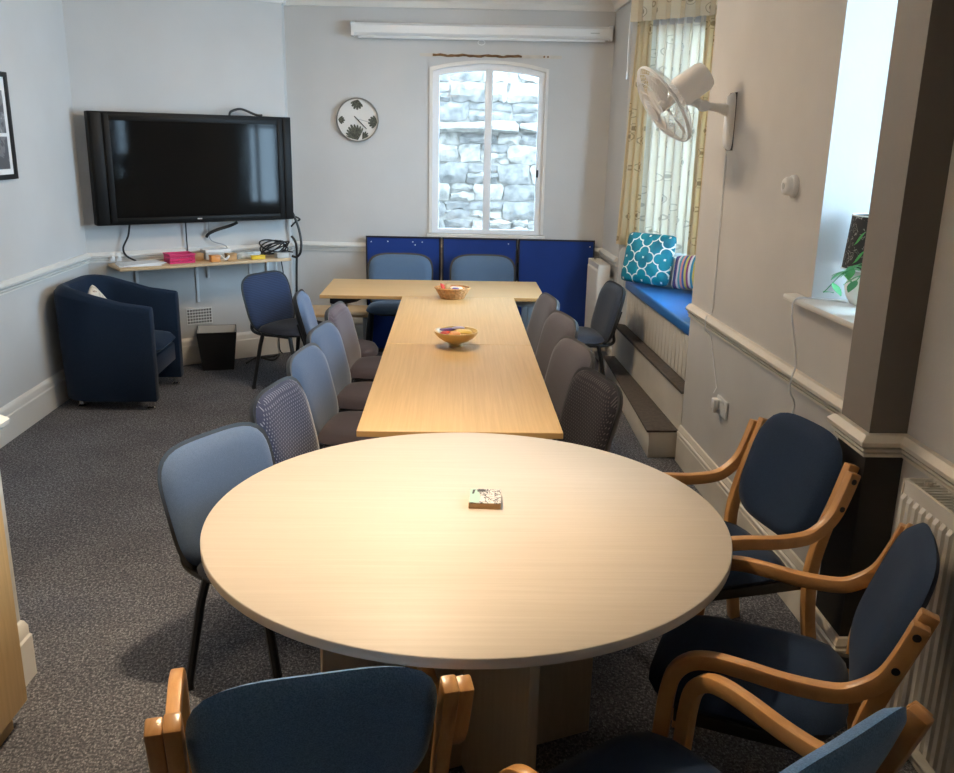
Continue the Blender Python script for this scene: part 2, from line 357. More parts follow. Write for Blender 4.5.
def smooth_path(pts, n=6):
    P = [Vector(p) for p in pts]; out = []
    for i in range(len(P)-1):
        p0, p1, p2, p3 = P[max(i-1, 0)], P[i], P[i+1], P[min(i+2, len(P)-1)]
        for k in range(n):
            t = k/n; out.append(.5*((2*p1)+(p2-p0)*t+(2*p0-5*p1+4*p2-p3)*t*t+(3*p1-p0-3*p2+p3)*t**3))
    return out+[P[-1]]

# ------------------------------------------------------------------ room shell
def rwx(y): return 1.36-.03*(y-2.9)             # right wall line
def lwx(y): return -2.69-.028*(y-5.0)           # left wall line
RC, LC = (rwx(7.5), 7.5), (-1.41, 7.6)          # back wall ends
T0, T1 = Vector((lwx(6.59), 6.59)), Vector((-1.41, 7.49))
BAYF, BAYN = 6.85, 4.86
def frame(p0, p1):
    p0 = Vector((p0[0], p0[1])); d = (Vector((p1[0], p1[1]))-p0); ln = d.length; d /= ln; n = Vector((-d.y, d.x))
    def X(p): return Vector((p0.x+d.x*p[0]+n.x*p[1], p0.y+d.y*p[0]+n.y*p[1], p[2]))   # (along, into room, z)
    X.len = ln; X.rz = atan2(d.y, d.x); X.d = d; X.n = n
    return X
def wall(name, p0, p1, holes=(), mt='wall', th=.3, z0=0, z1=H, e0=0, e1=0, label=None):
    X = frame(p0, p1); us = sorted({-e0, X.len+e1, *[h[0] for h in holes], *[h[1] for h in holes]}); zs = sorted({z0, z1, *[h[2] for h in holes], *[h[3] for h in holes]})
    b = B()
    for a, c in zip(us, us[1:]):
        run = None
        for e, g in zip(zs, zs[1:]):
            if any(h[0] <= a+1e-6 and c <= h[1]+1e-6 and h[2] <= e+1e-6 and g <= h[3]+1e-6 for h in holes):
                if run: b.box(a, c, -th, 0, run[0], run[1], X); run = None
            else: run = (run[0] if run else e, g)
        if run: b.box(a, c, -th, 0, run[0], run[1], X)
    o = b.build(name, mt, smooth=0); struct(o, label)
    return o, X
def mould(name, path, prof, mt, closed=False, label=None):
    P = [Vector(p) for p in path]; n = len(P); b = B(); k = len(prof); vs = []
    for i, p in enumerate(P):
        da = (p-P[i-1]).normalized() if (i or closed) else None; db = (P[(i+1) % n]-p).normalized() if (i < n-1 or closed) else None
        if da is None: da = db
        if db is None: db = da
        na, nb = Vector((-da.y, da.x)), Vector((-db.y, db.x)); mn = (na+nb); mn = mn/max(.3, mn.dot(na))
        vs += [(p.x+mn.x*d, p.y+mn.y*d, z) for d, z in prof]
    fs = [(i*k+j, ((i+1) % n)*k+j, ((i+1) % n)*k+(j+1) % k, i*k+(j+1) % k) for i in range(n if closed else n-1) for j in range(k)]
    if not closed: fs += [tuple(range(k)), tuple(range((n-1)*k, n*k))[::-1]]
    b.add(vs, fs); return struct(b.build(name, mt, smooth=30), label)

fl = B().prism([(-3.0, -1.9), (2.2, -1.9), (2.2, 7.9), (-3.0, 7.9)], -.12, 0).build('floor', 'carpet', smooth=0); struct(fl, 'dark grey flecked carpet floor')
ce = B().prism([(-3.0, -1.9), (2.2, -1.9), (2.2, 7.9), (-3.0, 7.9)], H, H+.12).build('ceiling', 'ceil', smooth=0); struct(ce, 'plain white ceiling')

NWX, PY0, PY1, PX = 1.39, 2.585, 2.79, 1.27     # near wall x, pilaster
WRN, _ = wall('wall_right_near', (NWX, -1.5), (NWX, PY0+.1), mt='wallwarm', th=.4, label='cream wall above the near radiator')
WR, XR = wall('wall_right', (rwx(PY0+.1), PY0+.1), (rwx(BAYN), BAYN), holes=[(.115, .655, 1.20, 2.60)], mt='wallwarm', th=.42, label='cream wall with the wall fan and deep window')
wall('wall_right_far', (rwx(BAYF), BAYF), RC, th=.3, e1=.3, label='short grey wall behind the far radiator')
BO = 1.82
BF0, BF1 = (BO, 6.28), (rwx(BAYF), BAYF); BN0, BN1 = (rwx(BAYN), BAYN), (BO, 5.35)
_, XB1 = wall('wall_bay_near', BN0, BN1, holes=[(.1, .62, .98, 2.6)], th=.22, e1=.05)
_, XB2 = wall('wall_bay_front', BN1, BF0, holes=[(.1, .83, .98, 2.6)], th=.22)
_, XB3 = wall('wall_bay_far', BF0, BF1, holes=[(.08, .70, .98, 2.6)], th=.22, e0=.05)
BW, XK = wall('wall_back', RC, LC, holes=[(RC[0]-.70, RC[0]+.235, 1.025, 2.41)], th=.3, e1=.3, label='grey end wall with the arched window')
b = B()
hu0, hu1 = RC[0]-.70, RC[0]+.235; hc = (hu0+hu1)/2; hw = (hu1-hu0)/2
def archz(u, top=2.395, rise=.06): return top-rise*((u-hc)/hw)**2
us = [hu0+(hu1-hu0)*i/16 for i in range(17)]
b.prism([(u, archz(u)) for u in us]+[(hu1, 2.412), (hu0, 2.412)], -.3, 0, lambda p: XK(Vector((p.x, p.z, p.y)))); b.build('arch_head', 'wall', BW, smooth=0)
wall('wall_chimney_return', LC, T1, th=.2, z1=H)
WC, XT = wall('wall_chimney', T1, T0, th=.3, label='angled chimney wall carrying the television')
WLF = (lwx(2.667), 2.667)
WL, XL = wall('wall_left', T0, WLF, th=.3, e0=.3, e1=.3, label='pale blue-grey side wall behind the tub chair')
wall('wall_return', WLF, (-1.465, 2.667), th=.3)
wall('wall_left_near', (-1.465, 2.667-.3), (-1.465, -1.5), th=.3, label='wall beside the beech cabinet')
wall('wall_front', (-1.465, -1.5), (NWX, -1.5), th=.3, e0=.3, e1=.4)

# pilaster: grey flank, dark near face, black below the dado rail
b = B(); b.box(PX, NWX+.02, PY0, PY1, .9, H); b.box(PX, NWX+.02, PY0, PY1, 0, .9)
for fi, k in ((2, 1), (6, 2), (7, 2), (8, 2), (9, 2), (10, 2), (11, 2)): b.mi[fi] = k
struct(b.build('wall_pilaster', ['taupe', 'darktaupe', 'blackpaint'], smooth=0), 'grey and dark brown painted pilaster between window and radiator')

BASE = [(0, 0), (.022, 0), (.022, .15), (.016, .158), (.016, .188), (.008, .208), (0, .215)]
BASE2 = [(0, 0), (.020, 0), (.020, .15), (.013, .156), (.022, .162), (.022, .178), (.014, .184), (.018, .192), (.008, .215), (0, .218)]
DADO = [(0, .858), (.013, .858), (.013, .868), (.003, .870), (.003, .877), (.020, .878), (.020, .886), (.007, .888), (.007, .894), (.031, .897), (.034, .911), (.024, .921), (.015, .930), (0, .933)]
CORN = [(0, 2.79), (.02, 2.79), (.025, 2.83), (.06, 2.87), (.10, 2.90), (.12, 2.949), (0, 2.949)]
pr = [(NWX, -1.45), (NWX, PY0), (PX, PY0), (PX, PY1), (rwx(PY1), PY1), (rwx(BAYN), BAYN)]
mould('baseboard_right', pr, BASE2, 'creamtrim', label='cream moulded skirting board along the right wall')
mould('trim_1', pr, DADO, 'creamtrim', label='cream dado rail stepping around the pilaster')
mould('baseboard_back', [(rwx(BAYF), BAYF+.0), RC, (LC[0], LC[1])], BASE, 'trim')
mould('trim_2', [(rwx(BAYF), BAYF+.0), RC, LC], DADO, 'trim', label='white dado rail on the end wall')
tvend = XT(Vector((0, 0, 0)))
mould('baseboard_chimney', [LC, T1, T0, WLF, (-1.465, 2.667), (-1.465, -1.45)], BASE, 'trim', label='tall white skirting board by the tub chair')
mould('trim_3', [LC, T1, T0, WLF, (-1.465, 2.667), (-1.465, -1.45)], DADO, 'trim', label='white dado rail behind the tub chair')
mould('trim_4', [(rwx(BAYF), BAYF), RC, LC, T1, T0, WLF, (-1.465, 2.667), (-1.465, -1.49), (NWX, -1.49), (NWX, PY0), (PX, PY0), (PX, PY1), (rwx(PY1), PY1), (rwx(BAYN), BAYN)], CORN, 'trim', label='white ceiling cornice')

# windows -----------------------------------------------------------------
def window(name, X, u0, u1, z0, z1, d, mull=0, trans=0, label=None):
    root = empty(name); struct(root, label)
    fw = .045
    b = B(); b.box(u0, u0+fw, -d-.05, -d, z0, z1, X); b.box(u1-fw, u1, -d-.05, -d, z0, z1, X); b.box(u0+fw, u1-fw, -d-.05, -d, z0, z0+fw, X); b.box(u0+fw, u1-fw, -d-.05, -d, z1-fw, z1, X)
    b.build('window_frame', 'upvc', root, smooth=0)
    es = [u0+fw]+[u0+(u1-u0)*(i+1)/(mull+1) for i in range(mull)]+[u1-fw]
    for i in range(mull):
        c = es[i+1]; B().box(c-.02, c+.02, -d-.05, -d, z0+fw, z1-fw, X).build('mullion', 'upvc', root, smooth=0)
    for a, c in zip(es, es[1:]):
        B().box(a, c, -d-.028, -d-.022, z0+fw, z1-fw, X).build('pane', 'glass', root, smooth=0)
    if trans: B().box(u0+fw, u1-fw, -d-.052, -d+.002, trans-.02, trans+.02, X).build('transom', 'upvc', root, smooth=0)
    return root
def portal(X, u0, u1, z0, z1, d):
    l = bpy.data.lights.new('daylight_portal', 'AREA'); l.shape = 'RECTANGLE'; l.size = u1-u0; l.size_y = z1-z0; l.cycles.is_portal = True
    o = bpy.data.objects.new('daylight_portal', l); COL.objects.link(o)
    zax = -Vector((X.n.x, X.n.y, 0)); xax = Vector((X.d.x, X.d.y, 0)); yax = zax.cross(xax)
    mm = Matrix((xax, yax, zax)).transposed().to_4x4(); mm.translation = X(Vector(((u0+u1)/2, -d, (z0+z1)/2))); o.matrix_world = mm
# back arched window
wr = empty('window_1'); struct(wr, 'white arched two-light window in the end wall')
b = B(); fw = .062
inn = [(u, archz(u, 2.395-fw, .055)) for u in [hu0+fw+(hu1-hu0-2*fw)*i/16 for i in range(17)]]
out = [(u, archz(u)) for u in us]
vm = lambda d: (lambda p: XK(Vector((p[0], d, p[1]))))
o_ = [(hu0, 1.025)]+out+[(hu1, 1.025)]; i_ = [(hu0+fw, 1.06)]+inn+[(hu1-fw, 1.06)]
k = len(o_); vs = [vm(-.02)(p) for p in o_]+[vm(-.02)(p) for p in i_]+[vm(-.10)(p) for p in o_]+[vm(-.10)(p) for p in i_]
fs = []
for i in range(k):
    j = (i+1) % k; fs += [(i, j, k+j, k+i), (2*k+i, 3*k+i, 3*k+j, 2*k+j), (k+i, k+j, 3*k+j, 3*k+i), (i, 2*k+i, 2*k+j, j)]
b.add(vs, fs); b.build('window_frame', 'upvc', wr, smooth=0)
# thin architrave lip standing on the wall face
b = B()
lo = [(hu0-.014, 1.03)]+[(hu0-.014+(hu1-hu0+.028)*i/16, archz(hu0+(hu1-hu0)*i/16)+.014) for i in range(17)]+[(hu1+.014, 1.03)]
li = [(hu0+.012, 1.03)]+[(hu0+.012+(hu1-hu0-.024)*i/16, archz(hu0+(hu1-hu0)*i/16)-.012) for i in range(17)]+[(hu1-.012, 1.03)]
k = len(lo); vs = [vm(.012)(p) for p in lo]+[vm(.012)(p) for p in li]+[vm(0)(p) for p in lo]+[vm(0)(p) for p in li]; fs = []
for i in range(k-1):
    j = i+1; fs += [(i, j, k+j, k+i), (k+i, k+j, 3*k+j, 3*k+i), (i, 2*k+i, 2*k+j, j)]
fs += [(0, k, 3*k, 2*k), (k-1, 3*k-1, 4*k-1, 2*k-1)]
b.add(vs, fs); b.build('architrave', 'trim', wr, smooth=0)
B().box(hc-.03, hc+.03, -.095, -.015, 1.06, archz(hc, 2.395-fw, .055)+.01, XK).build('mullion', 'upvc', wr, bevel=.006)
for s in (-1, 1):
    uu = [hc+s*(.03+(hw-fw-.03)*i/8) for i in range(9)]
    poly = [(uu[0], 1.06)]+[(u, archz(u, 2.395-fw, .055)) for u in uu]+[(uu[-1], 1.06)]
    B().prism(poly, -.066, -.060, lambda p: XK(Vector((p.x, p.z, p.y)))).build('pane', 'glass', wr, smooth=0)
B().box(hu0-.03, hu1+.03, -.06, .035, .995, 1.025, XK).build('window_sill', 'trim', wr, bevel=.006)
B().box(hu0+.045, hu0+.06, -.02, -.005, 1.50, 1.56, XK).build('catch', 'blackmetal', wr)
window('window_2', XR, .115, .655, 1.225, 2.60, .36, label='deep narrow window behind the sill lamp')
window('window_3', XB3, .08, .70, .98, 2.6, .10, mull=1, trans=1.9, label='bay window behind the scroll curtains')
window('window_4', XB2, .1, .83, .98, 2.6, .10, mull=1, trans=1.9)
window('window_5', XB1, .1, .62, .98, 2.6, .10, mull=1, trans=1.9)
portal(XK, hu0, hu1, 1.02, 2.4, .32); portal(XR, .115, .655, 1.2, 2.6, .44); portal(XB3, .08, .70, .98, 2.6, .24)
portal(XB2, .1, .83, .98, 2.6, .24); portal(XB1, .1, .62, .98, 2.6, .24)
# deep sill board under window 2
b = B(); b.box(.10, .80, -.42, .055, 1.198, 1.225, XR); sb = b.build('window_sill', 'trim', bpy.data.objects['window_2'], bevel=.010)

# bare plaster scar above the arched window
sc = empty('plaster_patch'); struct(sc, 'bare plaster strip with a brown scar over the arched window')
u_a, u_b = RC[0]-.81, RC[0]+.33
B().box(u_a, u_b, 0, .003, 2.40+.03, 2.455, XK).build('bare_strip', 'patch', sc, smooth=0)
pts = [XK(Vector((RC[0]-.49+.715*i/24, .004, 2.441+.0035*sin(i*.9)+.0025*sin(i*2.1)))) for i in range(25)]
B().tube(pts, [.008+.004*abs(sin(i*1.9)) for i in range(25)], 6).build('brown_scar', 'brown', sc)
for k in (0, 1): B().lathe([(.008, 0), (.008, .006)], 8, lambda p, k=k: XK(Vector((RC[0]-.70+k*.03+p.x, p.z, 2.443+p.y)))).build('screw_hole', 'brown', sc)

# outdoor stone wall -------------------------------------------------------
ow = empty('garden_wall', (0, 9.25, -.3)); struct(ow, 'rough pale limestone wall outside the arched window')
B().box(-2.3, 2.6, .002, .4, 0, 3.6).build('mortar_bed', 'mortar', ow, smooth=0)
z = 0.0; rows = 0
def stone(x0, x1, z0, z1, proud, mt):
    g = .004; jit = lambda a: random.uniform(-a, a)
    nx, nz = 4, 3; b = B(); pts = []
    cx_, cz_ = (x0+x1)/2, (z0+z1)/2
    for j in range(nz+1):
        for i in range(nx+1):
            u, v_ = i/nx, j/nz; ed = i in (0, nx) or j in (0, nz); cn = i in (0, nx) and j in (0, nz)
            x = x0+g+(x1-x0-2*g)*u+jit(.020); zz = z0+g+(z1-z0-2*g)*v_+jit(.018)
            if cn: x += (cx_-x)*.05; zz += (cz_-zz)*.10
            pts.append((x, (-proud*.4-.006 if ed else -proud-.012)+jit(.007), zz))
    n0 = len(pts); bk = [(p[0], .05, p[2]) for p in pts]
    ringi = [i for i in range(nx)]+[nx+(nx+1)*j for j in range(nz)]+[(nx+1)*nz+i for i in range(nx, 0, -1)]+[(nx+1)*j for j in range(nz, 0, -1)]
    fs = [(j*(nx+1)+i, j*(nx+1)+i+1, (j+1)*(nx+1)+i+1, (j+1)*(nx+1)+i) for j in range(nz) for i in range(nx)]
    m_ = len(ringi); vs = pts+[bk[i] for i in ringi]
    fs += [(ringi[i], n0+i, n0+(i+1) % m_, ringi[(i+1) % m_]) for i in range(m_)]
    b.add(vs, fs); b.build('stone', mt, ow, smooth=25)
LEDGE = 2.16
while z < 3.55:
    h = random.uniform(.10, .20) if z < LEDGE-.15 or z > LEDGE else LEDGE-z
    if z < LEDGE and LEDGE-(z+h) < .08: h = LEDGE-z
    ledge = abs(z-LEDGE) < 1e-6
    if ledge: h = .11
    x = -1.6+random.uniform(-.2, .1) if not ledge else -1.7
    while x < 1.9:
        wd = random.uniform(.14, .44) if not ledge else random.uniform(.7, .9)
        if not ledge and random.random() < .25 and h > .15:
            hs = h*random.uniform(.4, .6)
            stone(x, x+wd, z, z+hs, random.uniform(.0, .035), random.choice(['stone', 'stone2'])); stone(x, x+wd, z+hs, z+h, random.uniform(.0, .035), random.choice(['stone', 'stone2']))
        else: stone(x, x+wd, z, z+h, .11 if ledge else random.uniform(.0, .05), 'stone' if ledge or random.random() < .62 else 'stone2')
        x += wd
    z += h
g_ = B().box(-6, 8, -3, 14, -.5, -.3).build('ground_outside', 'ground', smooth=0); struct(g_, 'paving outside the house')

# ------------------------------------------------------------------ window seat and steps in the bay
ws = empty('window_seat'); struct(ws, 'built-in cream window seat in the bay with carpeted step')
F = frame((rwx(BAYN), BAYN), (rwx(BAYF), BAYF))     # along the bay opening, room side +
FL = F.len
b = B(); b.box(.01, FL-.03, -.02, .0, .0, .40, F); b.build('lower_panel', 'creamtrim', ws, smooth=0)
b = B(); b.box(.01, FL-.03, -.075, .012, .40, .418, F); b.build('carpet_ledge', 'stepcarpet', ws, bevel=.004)
b = B(); b.box(.0, FL-.01, -.11, -.085, .40, .70, F); b.build('panel_backing', 'creamtrim', ws, smooth=0)
npk = 24; pw_ = (FL-.02)/npk
pk = B().box(.0, pw_-.008, -.006, .006, .418, .698).mesh('plank', bevel=.003, seg=1)
for i in range(npk):
    o = obj('plank', pk, 'creamtrim', ws); p = F(Vector((.005+i*pw_, -.080, 0))); o.location = p; o.rotation_euler = (0, 0, F.rz)
sp = [F(Vector((.01, -.08, 0))), F(Vector((FL-.01, -.08, 0))), Vector((BO-.01, 6.28, 0)), Vector((BO-.01, 5.35, 0))]
b = B(); b.prism([(p.x, p.y) for p in sp][::-1], .665, .70); b.build('seat_board', 'creamtrim', ws, smooth=0)
b = B(); b.prism([(.0, .70), (.0, .93)]+[(-.045-.045*cos(radians(a)), .96+.06*sin(radians(a))) for a in range(180, -1, -20)]+[(-.10, .70)], FL-.045, FL-.02, lambda p: F(Vector((p.z, p.x, p.y)))); b.build('end_board', 'trim', ws, bevel=.004)
# step
st = empty('carpeted_step'); tag(st, 'low cream boxed step with brown carpet tread below the window seat', 'step')
b = B(); b.prism([(.04, .001), (FL-.1, .001), (FL-.1, .075), (.04, .175)], 0, .158, F); b.build('riser_box', 'creamtrim', st, bevel=.004)
b = B(); b.prism([(.035, .001), (FL-.1, .001), (FL-.1, .09), (.035, .19)], .158, .172, F); b.build('tread', 'stepcarpet', st, bevel=.004)
# seat cushion
def poly_in(ps, d):
    c = sum((Vector((p.x, p.y)) for p in ps), Vector((0, 0)))/len(ps); return [((p.x-c.x)*(1-d)+c.x, (p.y-c.y)*(1-d)+c.y) for p in ps]
sp2 = [F(Vector((.075, -.05, 0))), F(Vector((FL-.06, -.05, 0))), Vector((BO-.05, 6.22, 0)), Vector((BO-.05, 5.46, 0))]
o = B().prism(poly_in(sp2, .01)[::-1], .701, .772).build('seat_cushion', 'seatpad', bevel=.014, seg=3); tag(o, 'bright blue vinyl seat pad on the window seat', 'seat pad')
# scatter cushions standing against the far bay window
def cushion(name, wd, ht, th, loc, rz, tilt, mt, roll=0):
    root = B().pad(wd, ht, th/2, th/2, e=14, pw=1.7, n=64, rings=7, taper=0).build(name, mt); root.location = loc; root.rotation_euler = (tilt, roll, rz); return root
tag(cushion('scatter_cushion', .41, .37, .15, (1.40, 6.495, .972), radians(180-45), radians(14), 'teal'), 'teal scatter cushion with a white trellis pattern on the window seat', 'cushion')
tag(cushion('scatter_cushion', .30, .24, .11, (1.64, 6.19, .922), radians(180-52), radians(16), 'stripes', radians(8)), 'small multicoloured striped cushion beside the teal cushion', 'cushion')

# curtains in the bay ------------------------------------------------------
CF = frame(BF0, BF1)
def drape(name, u0, u1, z0, z1, d, amp, folds, mt, phase=0, parent=None, flare=0):
    ln = (u1-u0)
    def fn(a, c):
        q = a*folds*2*pi+phase; sq = 1-.06*flare*(1-c)*0
        return CF(Vector((u0+ln*a*(1+flare*(1-c))+.012*sin(2*q), d+amp*sin(q)*(.75+.25*(1-c)), z0+(z1-z0)*c)))
    return B().grid(fn, int(folds*12), 10, lambda a, c: (a*ln*1.7, c*(z1-z0))).build(name, mt, parent, solid=.003, smooth=60)
cs = empty('bay_curtains', label='cream scroll-patterned curtains with valance hanging in the bay window', cat='curtain')
drape('curtain', .62, .745, 1.04, 2.72, .03, .020, 3, 'curtain', 0, cs, flare=.6)
drape('curtain', .0, .20, .88, 2.72, .03, .020, 4, 'curtain', 0, cs)
drape('sheer', .17, .64, 1.02, 2.66, -.012, .040, 7, 'sheer', 1, cs)
drape('valance', -.04, .76, 2.625, 2.80, .085, .020, 7, 'lining', .5, cs)
B().tube([CF(Vector((-.03, .03, 2.73))), CF(Vector((.80, .03, 2.73)))], .010, 8).build('curtain_rail', 'white', cs)
pc = B().tube(smooth_path([(1.222, 6.84, 2.70), (1.215, 6.83, 2.50), (1.218, 6.83, 2.30)]), .0035, 6); pc.lathe([(.003, 0), (.007, -.01), (.008, -.05), (.004, -.06)], 8, Matrix.Translation((1.218, 6.83, 2.30)))
tag(pc.build('curtain_pull_cord', 'white'), 'thin white pull cord hanging beside the valance', 'cord')

# ------------------------------------------------------------------ tables
TZ = .73
rt = empty('round_table', (.018, 2.40, 0), 0, 'large round pale maple table on crossed panels', 'table')
b = B(); b.lathe([(.748, TZ-.0285), (.7524, TZ-.026), (.7524, TZ-.003), (.7495, TZ)], 128); 
for fi in range(len(b.f)): b.mi[fi] = 1
b.mi[len(b.f)-1] = 0; b.mi[len(b.f)-2] = 0
b.build('table_top', ['maple', 'mapleedge'], rt, smooth=50)
for rz, nm in ((radians(112), 'base_panel'), (radians(22), 'base_panel')):
    b = B(); mm = Matrix.Translation((.0, -.16, 0)) @ Matrix.Rotation(rz, 4, 'Z')
    if rz > 1: b.box(-.42, .42, -.014, .014, 0, TZ-.0285, mm)
    else: b.box(-.42, -.0145, -.014, .014, 0, TZ-.0285, mm); b.box(.0145, .42, -.014, .014, 0, TZ-.0285, mm)
    b.build(nm, 'mapleleg', rt, bevel=.002)

def rect_table(x0, x1, y0, y1, label, mt, legs, rail=True):
    r = empty('rectangular_table', ((x0+x1)/2, (y0+y1)/2, 0), 0, label, 'table', None); w_, d_ = (x1-x0)/2, (y1-y0)/2
    b = B().box(-w_, w_, -d_, d_, TZ-.025, TZ); b.mi = {0: 1, 2: 1, 3: 1, 4: 1, 5: 1}
    b.build('table_top', [mt, 'oakedge'], r, bevel=.002, seg=1, smooth=30)
    for lx, ly in legs:
        b = B(); b.box(lx-.025, lx+.025, ly-.02, ly+.02, .012, TZ-.055)
        l = b.build('leg', 'greymetal', r, bevel=.006)
        b = B(); b.lathe([(.024, 0), (.024, .012)], 12, Matrix.Translation((lx, ly, 0))); b.build('glide', 'blackplastic', l)
        sx = 1 if lx < 0 else -1
        b = B(); b.prism([(lx-.03*sx, TZ-.026), (lx-.03*sx, TZ-.075), (lx+.05*sx, TZ-.085), (lx+.16*sx, TZ-.060), (lx+.22*sx, TZ-.026)], ly-.03, ly+.03, lambda p: Vector((p.x, p.z, p.y))); b.build('leg_bracket', 'blackmetal' if lx < 0 else 'greymetal', l, bevel=.003)
    if rail: B().box(-w_+.1, w_-.1, d_-.10, d_-.07, TZ-.075, TZ-.026).build('rail', 'greymetal', r)
    return r
W2 = .39
rect_table(-W2, W2, 3.158, 4.636, 'light oak rectangular table butted against the round table', 'oak', [(-.33, 3.765-3.897), (.33, 3.30-3.897), (-.33, 4.305-3.897), (.33, 3.95-3.897)], False)
rect_table(-W2, W2, 4.638, 6.118, 'light oak rectangular table with the wooden bowl on its seam, next to the cross table', 'oak', [(-.33, 4.91-5.378), (.33, 4.695-5.378), (-.33, 5.56-5.378), (.33, 6.05-5.378)], False)
rect_table(-.967, .612, 6.121, 6.868, 'light oak cross table at the head of the row, before the blue boards', 'oakx', [(-.70, -.26), (.70, -.26), (-.70, .28), (.70, .28)])

# ------------------------------------------------------------------ stacking chairs (local +y = front)
def stacking_chair():
    r = empty('stacking_chair')
    z0, y0 = .612, -.235
    def bx(p):        # curve backrest forward at the sides, recline
        q = Vector((p.x, p.y+.22*p.x*p.x-.025*(p.z/.2)**2*0, p.z)); q.y += -.26*q.z - .35*max(0, -q.z-.08)*0
        return Vector((q.x, q.y+y0, q.z+z0))
    B().pad(.475, .40, .002, .034, e=4.2, n=56, pw=6, xf=bx, taper=.07).build('backrest', 'bluegrey', r, smooth=60)
    B().pad(.502, .424, .040, .003, e=4.2, n=56, pw=7, xf=lambda p: bx(Vector((p.x, p.y-.002, p.z))), taper=.07).build('back_shell', 'blackplastic', r, smooth=60)
    sxf = lambda p: Vector((p.x, p.z+.005, .435+p.y-.10*max(0, p.z-.1)**2*3))
    B().pad(.475, .43, .004, .042, e=3.4, pw=6, xf=sxf).build('seat', 'warmseat', r, smooth=60)
    B().pad(.455, .41, .022, .002, e=3.4, pw=6, xf=lambda p: sxf(Vector((p.x, p.y-.004, p.z)))).build('seat_shell', 'blackplastic', r, smooth=60)
    for s in (-1, 1):
        for f, (ax, ay, bx_, by) in (('f', (.20, .13, .235, .23)), ('b', (.20, -.12, .235, -.20))):
            b = B(); b.tube([(s*ax, ay, .415), (s*(ax+.012), ay+(by-ay)*.25, .33), (s*bx_, by, .012)], .0145, 8); l = b.build('leg', 'blackmetal', r)
            B().lathe([(.016, 0), (.016, .03)], 10, Matrix.Translation((s*bx_, by, 0))).build('glide', 'blackplastic', l)
        B().tube([(s*.20, .135, .415), (s*.20, -.125, .415)], .0125, 8).build('side_rail', 'blackmetal', r)
        B().tube(smooth_path([(s*.185, -.02, .41), (s*.185, -.16, .405), (s*.185, -.235, .43), (s*.185, -.232, .50), (s*.18, -.258, .58), (s*.18, -.278, .65)]), .012, 8).build('back_upright', 'blackmetal', r)
    return r
proto = stacking_chair(); used = [False]
def chair(x, y, dx, dy, label, back='bluegrey', seat='warmseat', group=None, shell='blackplastic'):
    c = proto if not used[0] else copy_tree(proto); used[0] = True
    c.location = (x, y, 0); c.rotation_euler = (0, 0, facing(dx, dy)); tag(c, label, 'chair', group)
    for ch in c.children:
        nm = ch.name.split('.')[0]
        if nm == 'backrest': setm(ch, back)
        elif nm == 'seat': setm(ch, seat)
        elif nm == 'back_shell': setm(ch, shell)
    return c
def chair_at(px, py, dx, dy, *a, **k):            # backrest-top position
    d = Vector((dx, dy)).normalized(); return chair(px+d.x*.275, py+d.y*.275, dx, dy, *a, **k)
chair_at(-.84, 2.84, .84, -.52, 'blue-grey stacking chair pulled up to the round table on the carpet side', 'bluegrey', 'darkseat')
chair_at(-.745, 3.45, .96, -.20, 'navy white-dotted stacking chair on the television side, nearest the round table', 'dots', 'warmseat')
chair_at(-.735, 4.09, .97, -.14, 'plain blue-grey stacking chair beside the navy dotted chair on the television side', 'bluegrey', 'warmseat', shell='greyshell')
chair_at(-.735, 4.65, .97, -.14, 'plain blue-grey stacking chair between another blue-grey chair and the mauve dotted chair', 'bluegrey', 'warmseat', shell='greyshell')
chair_at(-.735, 5.25, .97, -.10, 'mauve dotted stacking chair on the television side of the long table', 'mauvedots', 'warmseat', shell='greyshell')
chair_at(-1.02, 5.68, .99, .06, 'blue-grey stacking chair pushed back from the table behind the mauve dotted chair', 'bluegrey', 'warmseat')
chair_at(.60, 3.68, -.96, -.26, 'black dotted stacking chair on the window side, nearest the round table', 'blackdots', 'darkseat')
chair_at(.59, 4.34, -.96, -.24, 'mauve-grey stacking chair on the window side, beside the black dotted chair', 'mauve', 'warmseat', shell='greyshell')
chair_at(.61, 5.06, -.96, -.22, 'mauve-grey stacking chair on the window side, second from the cross table', 'mauve', 'warmseat', shell='greyshell')
chair_at(.59, 5.70, -.97, -.14, 'mauve-grey stacking chair on the window side, nearest the cross table', 'mauve', 'warmseat', shell='greyshell')
chair_at(1.12, 6.27, -.99, -.12, 'slate stacking chair standing apart beside the window seat', 'slate', 'slate')
f1 = chair_at(-.475, 7.32, 0, -1, 'steel-blue stacking chair at the cross table, on the low coffee table side', 'farblue', 'farblue')
f2 = chair_at(.205, 7.32, 0, -1, 'steel-blue stacking chair at the cross table, on the radiator side', 'farblue', 'farblue')
f1.scale = f2.scale = (1.08, 1.0, 1.07)
chair_at(-1.435, 6.52, .86, -.50, 'ribbed navy stacking chair beside the waste bin', 'bluestripe', 'darkseat')

